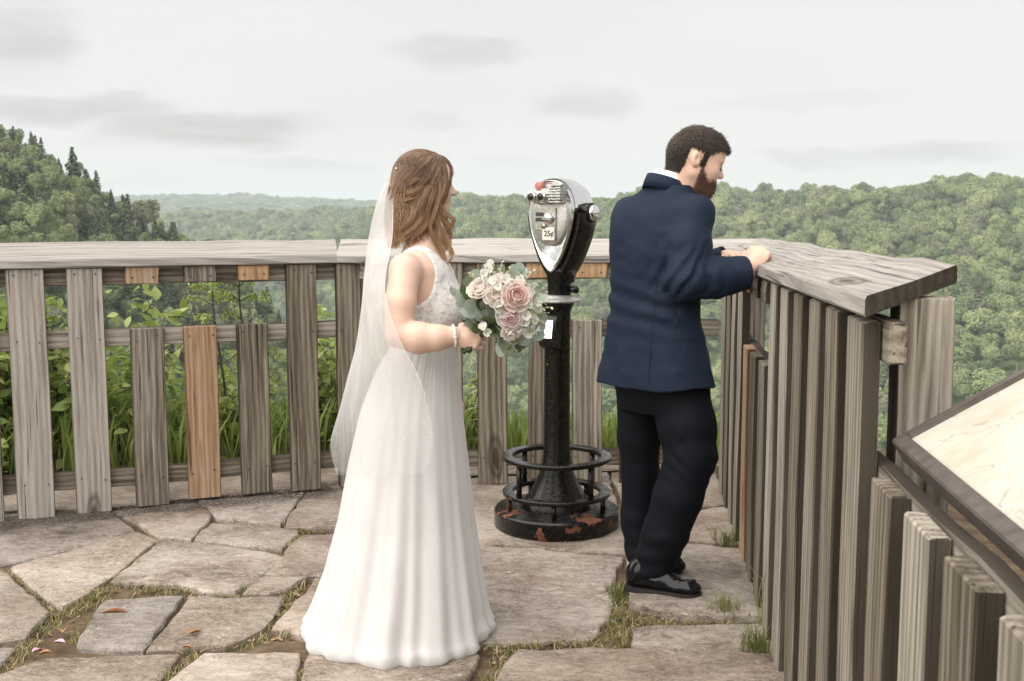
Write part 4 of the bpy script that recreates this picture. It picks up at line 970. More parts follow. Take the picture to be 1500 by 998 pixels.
# ------------------------------------------------------------------ grass in the joints
def blades(mb, c, n, spread, h0, h1, r_, lean=.5):
    for k in range(n):
        p = np.array([c[0], c[1], -.022]) + np.array([r_.normal() * spread, r_.normal() * spread, 0]); H = r_.uniform(h0, h1); a = r_.uniform(0, 6.28); ln = H * lean * r_.uniform(.2, 1.2); w_ = r_.uniform(.0012, .0026)
        dx = np.array([math.cos(a), math.sin(a), 0]); sx = np.array([-math.sin(a), math.cos(a), 0]) * w_
        q = [p, p + dx * ln * .3 + (0, 0, H * .6), p + dx * ln + (0, 0, H)]
        mb.add([q[0] - sx, q[0] + sx, q[1] + sx * .8, q[1] - sx * .8, q[2]], [(0, 1, 2, 3), (3, 2, 4)])
JO = [([(5, 835), (40, 865), (68, 890), (80, 900)], .018, 1.0), ([(82, 900), (110, 890), (150, 862), (185, 850), (230, 860), (268, 866)], .026, 2.2), ([(160, 850), (190, 830), (215, 810), (236, 793)], .014, 1.2), ([(80, 902), (55, 925), (35, 945), (20, 965), (0, 985)], .024, 1.4),
      ([(268, 868), (330, 872), (380, 872)], .012, .8), ([(348, 870), (385, 845), (420, 815), (440, 780)], .016, 1.0), ([(420, 770), (436, 745), (448, 725)], .012, .5), ([(390, 872), (430, 870), (445, 850)], .018, 1.0), ([(425, 872), (412, 900), (395, 925)], .02, 1.2),
      ([(265, 955), (290, 945), (360, 940), (400, 925), (430, 928)], .018, 1.1), ([(240, 1000), (262, 970), (285, 955)], .016, 1.0), ([(440, 1010), (448, 975), (455, 955)], .016, .8), ([(690, 945), (740, 942), (860, 938), (900, 925)], .022, 1.3), ([(715, 1000), (735, 965), (755, 945)], .022, 1.0),
      ([(895, 870), (900, 895), (905, 920), (915, 940)], .034, 2.2), ([(905, 905), (960, 908), (1020, 908), (1080, 908)], .020, 1.6), ([(900, 850), (906, 862)], .03, 1.2), ([(1000, 955), (1080, 955)], .01, .4), ([(420, 773), (500, 777)], .012, .7), ([(700, 798), (745, 800)], .014, .5), ([(740, 775), (790, 796), (850, 796)], .01, .5), ([(925, 790), (1000, 794)], .008, .3), ([(930, 765), (1015, 747)], .008, .3), ([(920, 700), (1045, 690)], .03, .5), ([(430, 777), (418, 800)], .014, .8), ([(112, 930), (150, 890), (170, 876)], .03, .7), ([(950, 712), (960, 730)], .03, .7), ([(1090, 835), (1110, 880), (1135, 940)], .02, .9)]
mb = MB(); r_ = np.random.default_rng(55)
for line, sp, den in JO:
    for (u0, v0), (u1, v1) in zip(line[:-1], line[1:]):
        a, b = G(u0, v0), G(u1, v1); n = max(2, int(np.linalg.norm(b - a) / .013 * den))
        for k in range(n):
            c = a + (b - a) * r_.random(); blades(mb, c + np.array([r_.normal(), r_.normal(), 0]) * sp * .5, int(r_.choice([3, 6, 12])), sp * .8, .008, r_.choice([.018, .026, .042]), r_, 1.6)
jg = mb.build('joint_grass', M['grass']); tag(jg, 'short green and straw grass growing in the joints between flagstones', 'grass', kind='stuff')
for lb_, (u, v), n, h in [('grass tuft at the fence foot behind the groom shoes', (1068, 797), 110, .12), ('grass tuft right of the groom shoes at the stone edge', (1062, 897), 130, .12), ('tall thin grass tuft nearest the camera at the fence foot', (1108, 950), 140, .13), ('wispy grass stalks leaning on the fence planks by the tufts', (1122, 915), 26, .34), ('pale grass tuft under the rear fence right of the groom', (1040, 690), 60, .16), ('thin grass stalks behind the viewer base', (925, 683), 40, .26), ('small grass tuft beside the heel of the groom', (903, 868), 110, .06)]:
    c = G(u, v); mb = MB(); blades(mb, c, n, .028, h * .35, h, r_, .7); o = thing('grass_tuft', c, lb_, 'grass', 'grass tufts at the fence foot'); mb.build('blades', M['grass'], o)
# crumbs of bark, straw and soil in the joints
mb = MB()
for line, sp, den in JO:
    for (u0, v0), (u1, v1) in zip(line[:-1], line[1:]):
        a, b = G(u0, v0), G(u1, v1)
        for k in range(max(2, int(np.linalg.norm(b - a) / .008 * min(den, 1.5)))):
            c = a + (b - a) * r_.random() + np.array([r_.normal(), r_.normal(), 0]) * sp * 1.3; c[2] = -.016 + r_.uniform(0, .008); x, y, _ = frame(np.array([r_.normal() * .4, r_.normal() * .4, 1]), r_.normal(size=3)); l_, w_ = r_.uniform(.004, .016), r_.uniform(.0015, .005)
            mb.add([c - x * l_ - y * w_, c + x * l_ - y * w_, c + x * l_ + y * w_, c - x * l_ + y * w_], [(0, 1, 2, 3)])
M['crumb'] = material('joint_litter', lambda t: pbsdf(t, t.ramp(t.n('ShaderNodeNewGeometry').outputs['Random Per Island'], [(0.0, (0.05, 0.03, 0.02)), (0.6, (0.17, 0.10, 0.06)), (1.0, (0.34, 0.25, 0.15))]), 0.9))
tag(mb.build('joint_litter', M['crumb'], None, False), 'brown bark crumbs and straw in the pavement joints', 'litter', kind='stuff')
# litter
M['dryleaf'] = material('dry_leaf', lambda t: pbsdf(t, t.ramp(t.noise(coords(t), 6), [(0.3, (0.24, 0.10, 0.04)), (0.7, (0.46, 0.25, 0.12))]), 0.7))
M['petal'] = material('pink_petal', lambda t: pbsdf(t, t.ramp(t.noise(coords(t), 4), [(0.3, (0.62, 0.22, 0.34)), (0.7, (0.75, 0.45, 0.52))]), 0.6))
def litter(name, lb_, cat, u, v, s_, mt, rot, curl, group, wd_=.5):
    c = G(u, v, .009); Vx, F = leaf_geo(wd_, curl=curl * .5, fold=.35); a = R(rot); Rm = np.array([[math.cos(a), -math.sin(a), 0], [math.sin(a), math.cos(a), 0], [0, 0, 1]])
    V = (Vx - (0, .5, -.08)) * s_ @ Rm.T + c; o = mesh(name, np.concatenate([V, V + (0, 0, .002)]), F + [[i + len(V) for i in q[::-1]] for q in F], mt); tag(o, lb_, cat, group)
    return o
litter('fallen_leaf', 'curled orange dry leaf on the soil at the lower left', 'leaf', 92, 925, .07, M['dryleaf'], 20, .5, 'dry leaves on the pavement'); litter('fallen_leaf', 'orange dry leaf lying on a flagstone left of the bride hem', 'leaf', 285, 928, .055, M['dryleaf'], -40, .2, 'dry leaves on the pavement')
litter('fallen_leaf', 'small brown leaf on the joint below the orange leaf left of the bride', 'leaf', 274, 949, .035, M['dryleaf'], 70, .3, 'dry leaves on the pavement'); litter('fallen_leaf', 'brown leaf beside the pink petals at the lower left', 'leaf', 65, 958, .045, M['dryleaf'], 100, .3, 'dry leaves on the pavement')
litter('fallen_petal', 'pink petal lying nearer the flagstone edge at the lower left', 'petal', 86, 943, .05, M['petal'], 80, .2, 'pink petals on the ground'); litter('fallen_petal', 'crumpled darker pink petal in the grass at the lower left', 'petal', 56, 954, .05, M['petal'], -30, .6, 'pink petals on the ground')
litter('fallen_twig', 'thin brown twig on the dark flagstone at the lower left', 'twig', 168, 901, .10, M['dryleaf'], 95, .02, None, .05)
# ================================================================== people
def skin_fn(base, red):
    def fn(t):
        oc = geo(t); c = t.mix(t.ramp(t.noise(oc, 14, 3, .6), [(0.35, 0), (0.75, .35)]), base, red)
        c = t.mix(t.ramp(t.noise(oc, 260, 2), [(0.4, 0), (0.7, .25)]), c, tuple(x * .86 for x in base))
        return pbsdf(t, c, 0.48, t.bump(t.noise(oc, 500, 3), 0.12, 0.002), **{'Subsurface Weight': 0.12, 'Subsurface Radius': (0.012, 0.005, 0.003), 'Subsurface Scale': 1.0, 'Specular IOR Level': 0.35})
    return fn
M['skinb'] = material('fair_skin', skin_fn((0.66, 0.455, 0.36), (0.68, 0.42, 0.325)))
M['sking'] = material('light_skin', skin_fn((0.66, 0.45, 0.35), (0.68, 0.37, 0.28)))
M['scalp'] = material('scalp_under_hair', lambda t: pbsdf(t, (0.035, 0.025, 0.02), 0.7)); M['beardskin'] = material('skin_under_beard', lambda t: pbsdf(t, (0.30, 0.18, 0.125), 0.6))
M['lip'] = material('lip', lambda t: pbsdf(t, (0.42, 0.16, 0.13), 0.4))
def hair_fn(root, tip, z0, z1, rough=.42):
    def fn(t):
        z = t.n('ShaderNodeSeparateXYZ', {0: geo(t)}).outputs[2]; g = t.n('ShaderNodeMapRange', {'Value': z, 'From Min': z0, 'From Max': z1}).outputs[0]
        r = t.n('ShaderNodeNewGeometry').outputs['Random Per Island']; f = t.math('ADD', g, t.math('MULTIPLY', t.math('SUBTRACT', r, .5), .35), clamp=True)
        c = t.mix(f, root, tip); c = t.mix(t.math('MULTIPLY', t.math('FRACT', t.math('MULTIPLY', r, 7.31)), .22), c, tuple(x * .45 for x in root))
        return pbsdf(t, c, rough, **{'Specular IOR Level': 0.5})
    return fn
M['hairb'] = material('brown_wavy_hair', hair_fn((0.185, 0.112, 0.072), (0.50, 0.30, 0.165), 1.64, 1.36))
M['hairg'] = material('dark_brown_hair', hair_fn((0.040, 0.029, 0.022), (0.13, 0.098, 0.076), 1.68, 1.82, .5))
M['beard'] = material('reddish_beard', hair_fn((0.075, 0.042, 0.027), (0.17, 0.082, 0.046), 1.66, 1.56, .5))
def head(S, Hc, f, n, s_=1.0, male=False):
    """f forward, n up; adds a face to the field"""
    f = np.asarray(f, float); f /= np.linalg.norm(f); n = np.asarray(n, float); n = n - f * (n @ f); n /= np.linalg.norm(n); l = np.cross(n, f)
    Mx = np.stack([f, l, n], -1); P = lambda a, b, c: Hc + (f * a + l * b + n * c) * s_
    E = lambda a, b, c, r, k=.012, op='add': S.ell(P(a, b, c), np.array(r) * s_, Mx, k * s_, op)
    E(-.012, 0, .025, (.098, .077, .092)); E(-.035, 0, .0, (.075, .072, .075), .03); E(.03, 0, -.03, (.068, .064, .092), .03)
    E(.052, 0, .045, (.042, .055, .045), .03)                                              # forehead
    E(.062, 0, -.092, (.030, .030, .026) if male else (.027, .026, .022), .03)              # chin
    for q in (-1, 1):
        S.cone(P(-.012, q * .058, -.058), P(.055, q * .024, -.100), .020 * s_, .018 * s_, .03 * s_)   # jaw line
        E(.052, q * .040, -.028, (.026, .024, .024), .025)                                   # cheek
        E(.078, q * .030, .020, (.014, .024, .008), .012)                                    # brow ridge
        E(.092, q * .031, .002, (.016, .018, .012), .012, 'sub')                             # eye socket
        E(.073, q * .031, .001, (.014, .015, .0125), .006)                                   # eyeball and lid
        E(.098, q * .012, -.030, (.011, .008, .0075), .006)                                  # nostril wing
        if not male: continue
        Mr = Mx @ np.array([[math.cos(.3), 0, math.sin(-.3)], [0, 1, 0], [math.sin(.3), 0, math.cos(.3)]]); S.ell(P(-.032, q * .084, -.012), np.array((.019, .012, .031)) * s_, Mr, .004); E(-.027, q * .098, -.010, (.009, .011, .017), .004, 'sub')  # ear
    S.cone(P(.086, 0, .016), P(.108, 0, -.024), .0085 * s_, .0115 * s_, .012 * s_)          # nose
    S.ell(P(.112, 0, -.026), np.array((.0095, .010, .009)) * s_, Mx, .008 * s_)
    E(.091, 0, -.052, (.010, .021, .0060), .006); E(.089, 0, -.064, (.010, .019, .0070), .006); E(.104, 0, -.0575, (.010, .022, .0015), .003, 'sub')   # lips
    E(.078, 0, -.078, (.014, .022, .010), .016)
    return P, Mx
def hand_fist(S, wrist, palm_dir, back_n, scale, curl=(70, 95, 60), spread=.0, thumb_side=1, lens=(.040, .044, .041, .033), palm=.085, thumb=None):
    """palm + four bent fingers + thumb. back_n: direction the back of the hand faces"""
    d = np.asarray(palm_dir, float); d /= np.linalg.norm(d); b = np.asarray(back_n, float); b = b - d * (b @ d); b /= np.linalg.norm(b); s_ = np.cross(d, b) * thumb_side
    W_ = np.asarray(wrist, float); k = scale
    Mx = np.stack([d, s_, b], -1)
    S.ell(W_ + d * palm * .52 * k, np.array((palm * .62, .040, .0165)) * k, Mx, .012); S.ell(W_ + d * palm * .8 * k, np.array((.03, .041, .0145)) * k, Mx, .012)
    S.cone(W_ - d * .01, W_ + d * .035 * k, .025 * k, .024 * k, .02)
    for i, (off, L) in enumerate(zip((.0315, .0107, -.0103, -.0300), lens)):
        p = W_ + d * (palm * (1.0 - abs(off) * 2.2)) * k + s_ * off * k + b * .002; a = 0; dirn = d + s_ * off * spread
        S.ell(p, np.array((.0110, .0098, .0108)) * k, Mx, .004)
        for j, (cr, fr_) in enumerate(zip(curl, (1.0, .66, .52))):
            a += R(cr); v = d * math.cos(a) - b * math.sin(a) + s_ * off * spread; v /= np.linalg.norm(v); q = p + v * L * fr_ * k
            S.cone(p, q, (.0094 - j * .001) * k, (.0086 - j * .0012) * k, .0016); p = q
    if thumb is None: thumb = [(.020, .036, -.004), (.052, .046, -.018), (.078, .030, -.034), (.090, .012, -.040)]
    T = [W_ + (d * x + s_ * y + b * z) * k for x, y, z in thumb]; S.chain(T, [.0155 * k, .0125 * k, .0108 * k, .0085 * k], .006)
def strand(mb, P, w0, w1):
    P = np.asarray(P); n = len(P); t_ = np.gradient(P, axis=0); t_ /= np.linalg.norm(t_, axis=1)[:, None] + 1e-9
    a = np.cross(t_, (.31, .62, .72)); a /= np.linalg.norm(a, axis=1)[:, None] + 1e-9; b = np.cross(t_, a); w_ = np.linspace(w0, w1, n)[:, None]
    V = np.stack([P + a * w_, P - a * w_ * .5 + b * w_ * .86, P - a * w_ * .5 - b * w_ * .86], 1).reshape(-1, 3)
    mb.v.append(V); mb.f += [[mb.n + q for q in fc] for fc in _SF(n)]; mb.m += [0] * (3 * (n - 1)); mb.n += len(V)
_sfc = {}
def _SF(n):
    if n not in _sfc: _sfc[n] = [[i * 3 + j, i * 3 + (j + 1) % 3, (i + 1) * 3 + (j + 1) % 3, (i + 1) * 3 + j] for i in range(n - 1) for j in range(3)]
    return _sfc[n]
def lock(mb, pts, n, r0, r1, wave=0.0, freq=2.5, seg=13, w_=.0011, r_=None, ph=None):
    P = catmull([D(*p) for p in pts], seg); L = np.linspace(0, 1, seg); ph = r_.uniform(0, 6.28) if ph is None else ph
    for k in range(n):
        o = r_.normal(size=3); o /= np.linalg.norm(o); o *= r_.random() ** .5; rad = r0 + (r1 - r0) * L; end = r_.uniform(.82, 1.0)
        w1 = wave * (.15 + L) * np.sin(L * freq * 6.28 + ph + o[0] * .6); w2 = wave * (.15 + L) * np.cos(L * freq * 6.28 + ph + o[1] * .6)
        Q = P + o * rad[:, None] + np.stack([w1, w2 * .7, w1 * .15], -1) + np.cumsum(r_.normal(size=(seg, 3)), 0) * .0006
        m = max(4, int(seg * end)); strand(mb, Q[:m], w_, w_ * .35)
# ------------------------------------------------------------------ the bride
BY = 3.92
bride = thing('person', np.array([*G(600, 925)[:2], 0.0]), 'bride in a white gown and long veil holding a bouquet, facing right', 'person', 'wedding couple')
S = SDF((-.53, 3.50, .72), (.02, 4.30, 1.73), .0045)
yb = R(20); fB = np.array([math.cos(yb), math.sin(yb), -.04]); Hb = D(622, 270, BY + .01)
headB, _ = head(S, Hb, fB, (0, 0, 1), .95)
S.cone(Hb + (-.03, 0, -.06), D(621, 352, BY), .050, .052, .03); S.cone(D(624, 345, BY), D(622, 375, BY), .052, .075, .04)
def bx(u, v, Y=BY): return D(u, v, Y)[0]
torso = [(.86, bx(612, 570), BY, .115, .150), (1.00, bx(622, 515), BY, .098, .135), (1.08, bx(625, 480), BY, .105, .140), (1.16, bx(626, 448), BY, .112, .150), (1.25, bx(622, 410), BY, .104, .160), (1.31, bx(619, 385), BY, .086, .160), (1.345, bx(617, 370), BY, .062, .135), (1.375, bx(618, 358), BY, .045, .08)]
S.stack(torso, 0, .03, p=2.2)
for q in (-1, 1): S.ell(D(650, 447, BY) + (0, q * .075, 0), (.062, .062, .070), None, .03)
sh, el, wr = D(594, 397, 3.745), D(584, 490, 3.665), D(667, 492, 3.665)
S.ell(sh + (-.004, .01, .004), (.050, .052, .054), None, .02); S.cone(sh, D(586, 445, 3.69), .050, .051, .02); S.cone(D(586, 445, 3.69), el, .051, .045, .015)
S.chain([el + (.006, 0, 0), D(612, 495, 3.655), D(640, 495, 3.655), wr], [.045, .052, .043, .030], .012)
SH = SDF(wr - .09, wr + (.15, .09, .10), .0024); hand_fist(SH, wr, D(706, 497, 3.665) - wr, (.05, -1, .25), .92, curl=(48, 88, 70), thumb_side=-1, palm=.078)
S.cone(D(598, 478, 3.605), D(614, 468, 3.615), .003, .003, .012, 'sub')
s2, e2, w2 = D(618, 388, 4.07), D(634, 492, 4.12), D(664, 572, 4.08)
S.chain([s2, e2, w2], [.056, .044, .028], .02); S.ell(D(672, 600, 4.07), (.022, .016, .042), None, .015)
for k in range(4): S.cone(D(670 + k, 612, 4.055 + k * .012), D(673 + k, 634, 4.05 + k * .012), .0085, .0065, .004)
HV = SH.surface(); V, Q = S.surface(); V = relax(V, Q, 1, .4); HVr = relax(HV[0], HV[1], 1, .3); Q = np.concatenate([Q, HV[1] + len(V)]); V = np.concatenate([V, HVr])
lipc = headB(.092, 0, -.058); mi = (np.linalg.norm((V[Q].mean(1) - lipc) / (.016, .024, .0115), axis=1) < 1).astype(int)
bodyb = mesh('body', V, Q, [M['skinb'], M['lip']], bride, True, mi)
# gown: bodice
def satin(t):
    n_ = t.noise(t.mapv(geo(t), (30, 30, 2)), 1.0, 3); c = t.ramp(n_, [(0.3, (0.66, 0.645, 0.635)), (0.7, (0.71, 0.70, 0.695))])
    p = pbsdf(t, c, 0.75, **{'Sheen Weight': 0.25, 'Specular IOR Level': 0.2}); tr = t.n('ShaderNodeBsdfTranslucent', {'Color': (0.72, 0.705, 0.70, 1)})
    return t.n('ShaderNodeMixShader', {0: 0.30, 1: p.outputs[0], 2: tr.outputs[0]})
def lace(t):
    pos = geo(t); v1 = t.n('ShaderNodeTexVoronoi', {'Vector': t.vec('ADD', pos, t.vec('MULTIPLY', t.noise(pos, 30, 2, out='Color'), (.02, .02, .02))), 'Scale': 48.0}, feature='SMOOTH_F1').outputs['Distance']
    pat = t.ramp(t.math('ADD', t.math('MULTIPLY', t.noise(pos, 70, 3, .6, 1.5), .8), t.math('MULTIPLY', v1, .4)), [(0.42, 0), (0.56, 1)])
    c = t.mix(pat, (0.60, 0.545, 0.50), (0.70, 0.685, 0.665))
    return pbsdf(t, c, 0.8, t.bump(pat, 0.6, 0.004), **{'Sheen Weight': 0.2})
M['satin'] = material('white_chiffon', satin); M['lace'] = material('white_lace', lace)
S = SDF((-.53, 3.62, .90), (.03, 4.22, 1.42), .0045)
S.stack([(z, x, y, a + .007, b + .007) for z, x, y, a, b in torso if z > .9] , 0, .03, p=2.2)
for q in (-1, 1): S.ell(D(651, 448, BY) + (0, q * .075, 0), (.070, .068, .076), None, .035)
# neckline: a V in front, a scoop behind, arm holes, open over the neck
def vcut(P):
    y = np.abs(P[..., 1] - BY); z = P[..., 2]; front = P[..., 0] > bx(619, 380)
    lim = np.where(front, (z - 1.185) * .52, (z - 1.22) * .60); return np.minimum(np.maximum(y - np.clip(lim, -.02, .088), 1.17 - z), .05)
S.put(vcut, (-.53, 3.8, 1.17), (.03, 4.04, 1.42), .004, 'sub')
for q in (-1, 1): S.ell((bx(606, 400), BY + q * .190, 1.285), (.095, .092, .130), None, .006, 'sub')
V, Q = S.surface(); V = relax(V, Q, 2, .5); dress = mesh('gown', V, Q, [M['lace']], bride)
tag(dress, 'white lace bodice with deep V neckline')
# skirt
rows = np.array([(488, 669, 584, BY, .135), (505, 667, 574, BY, .140), (540, 671, 552, BY, .168), (600, 677, 528, BY - .01, .208), (680, 686, 509, BY - .02, .238), (760, 695, 494, BY - .03, .262), (840, 706, 473, BY - .045, .295), (900, 716, 450, BY - .055, .325), (935, 722, 440, BY - .06, .345)], float)
nr, nc = 46, 220; rowi = np.linspace(0, len(rows) - 1, nr); th = np.arange(nc) * 2 * math.pi / nc; V = []
r_ = np.random.default_rng(3); ks = np.array([5, 7, 11, 13, 17, 23, 31]); ph = r_.uniform(0, 6.28, len(ks)); dr = r_.normal(size=len(ks)) * .35
for i, q in enumerate(rowi):
    v, uf, ub, yc, ry = [np.interp(q, np.arange(len(rows)), rows[:, j]) for j in range(5)]
    z = max(D(600, v, yc)[2], .012); z = 1.062 + (0.016 - 1.062) * (i / (nr - 1)); vv = proj(np.array([0, yc, z]))[1]
    uf, ub, ry = [np.interp(vv, rows[:, 0], rows[:, j]) for j in (1, 2, 4)]; yc = np.interp(vv, rows[:, 0], rows[:, 3])
    dep = proj(np.array([0, yc, z]))[2]; xf, xb = (uf - 750) / FPX * dep, (ub - 750) / FPX * dep; cx = (xf * .55 + xb * .45); f = i / (nr - 1)
    amp = .003 + .019 * f ** 1.5
    fold = sum(np.sin(k * th + p + d_ * f * 3) / (1 + .05 * k) for k, p, d_ in zip(ks, ph, dr)) / 2.6
    fold = np.where(fold > 0, fold * .75, fold); gath = (.005 * (1 - f) ** 6) * np.sin(46 * th + 3 * np.sin(5 * th))
    s_ = 1 + (amp * fold + gath * .4) / .25
    flare = 1 + .035 * max(0, (f - .93) / .07) ** 2
    rx = np.where(np.cos(th) > 0, xf - cx, cx - xb); x = cx + np.cos(th) * rx * (1 + (s_ - 1) * .75) * flare; y = yc + np.sin(th) * ry * s_ * flare
    zz = z + (.012 * (1 + np.sin(9 * th + 1) * np.sin(4 * th)) * max(0, (f - .9) / .1) ** 2)
    V.append(np.stack([x, y, zz + 0 * th], -1))
V.append(V[-1] * (1, 1, 0) + (V[-1] - V[-1].mean(0)) * (-.03, -.03, 0) + (0, 0, .006))
V = np.concatenate(V); sk = mesh('skirt', V, grid_faces(nr + 1, nc), M['satin'], bride); tag(sk, 'floor-length white chiffon skirt with soft folds')
# waist band hides the join of bodice and skirt
# veil
def veil_fn(t):
    pos = geo(t); n_ = t.noise(t.mapv(pos, (26, 26, 2.0)), 1.0, 3)
    a = t.n('ShaderNodeMapRange', {'Value': n_, 'From Min': .3, 'From Max': .7, 'To Min': .42, 'To Max': .60}).outputs[0]; zz_ = t.n('ShaderNodeSeparateXYZ', {0: pos}).outputs[2]; a = t.math('MULTIPLY', a, t.n('ShaderNodeMapRange', {'Value': zz_, 'From Min': .58, 'From Max': 1.05, 'To Min': .22, 'To Max': 1.0}).outputs[0])
    dif = t.n('ShaderNodeBsdfDiffuse', {'Color': (0.82, 0.81, 0.81, 1)}); tr = t.n('ShaderNodeBsdfTranslucent', {'Color': (0.90, 0.89, 0.89, 1)})
    m_ = t.n('ShaderNodeMixShader', {0: .5, 1: dif.outputs[0], 2: tr.outputs[0]}); tp = t.n('ShaderNodeBsdfTransparent')
    return t.n('ShaderNodeMixShader', {0: a, 1: tp.outputs[0], 2: m_.outputs[0]})
M['veil'] = material('sheer_tulle', veil_fn)
vr = [(256, (579, 3.885), (571, 3.94), (579, 4.0)), (275, (578, 3.865), (563, 3.94), (580, 4.02)), (300, (576, 3.84), (554, 3.93), (580, 4.06)), (350, (574, 3.77), (543, 3.92), (590, 4.11)), (400, (565, 3.665), (537, 3.90), (592, 4.16)), (430, (564, 3.62), (535, 3.89), (592, 4.18)), (470, (574, 3.585), (531, 3.88), (592, 4.19)),
      (510, (591, 3.565), (525, 3.87), (594, 4.20)), (550, (612, 3.555), (515, 3.86), (598, 4.21)), (600, (628, 3.555), (503, 3.85), (600, 4.21)), (650, (634, 3.545), (491, 3.84), (600, 4.2)), (694, (622, 3.545), (500, 3.83), (600, 4.2))]
nr, nc = 60, 90; CP = np.array([[list(D(a[0], v, a[1])), list(D((a[0] * .62 + b[0] * .38) - 6 - min(12, (v - 256) / 14), v, a[1] * .8 + b[1] * .2 + .02)), list(D(b[0], v, b[1])), list(D((c[0] * .5 + b[0] * .5) - 8, v, c[1] * .75 + b[1] * .25)), list(D(c[0], v, c[1]))] for v, a, b, c in vr])
colsP = [catmull(CP[:, j], nr) for j in range(5)]; V = []
for i in range(nr):
    row = catmull([cp[i] for cp in colsP], nc); f = i / (nr - 1); s_ = np.linspace(0, 1, nc)
    c0 = row.mean(0); d_ = row - c0; d_[:, 2] = 0; d_ /= np.linalg.norm(d_, axis=1)[:, None] + 1e-6
    amp = .004 + .020 * f; edge = np.clip(np.minimum(s_, 1 - s_) * 8, .25, 1)
    w_ = np.sin(s_ * 26 + 2 * f) * .5 + np.sin(s_ * 47 + 1 + 3 * f) * .35 + np.sin(s_ * 75 - 2 * f) * .2
    V.append(row + d_ * (amp * w_ * edge)[:, None] + np.array([0, 0, 1]) * (.006 * f ** 8 * np.sin(s_ * 40))[:, None])
V = np.concatenate(V); ve = mesh('veil', V, grid_faces(nr, nc, False), M['veil'], bride); tag(ve, 'long sheer white veil falling from a hair comb')
mbv = MB(); E = V.reshape(nr, nc, 3)
M['veiledge'] = material('veil_edging', lambda t: pbsdf(t, (0.86, 0.85, 0.84), 0.8))
mbv.add(*tube(E[:int(nr * .8), 0], .0006, 4)); mbv.add(*tube(E[:, -1], .0005, 4)); mbv.build('edging', M['veiledge'], ve)
# comb with small pearls
mb = MB(); r_ = np.random.default_rng(4)
for k in range(14):
    c = D(578 + r_.uniform(-3, 3), 247 + k * 1.4, 3.87 + k * .009); bm = bmesh.new(); bmesh.ops.create_icosphere(bm, subdivisions=1, radius=r_.uniform(.003, .0055)); mb.add(np.array([q.co[:] for q in bm.verts]) + c, [[q.index for q in fc.verts] for fc in bm.faces]); bm.free()
M['pearl'] = material('pearl', lambda t: pbsdf(t, (0.75, 0.70, 0.60), 0.2)); mb.build('hair_comb', M['pearl'], bride)
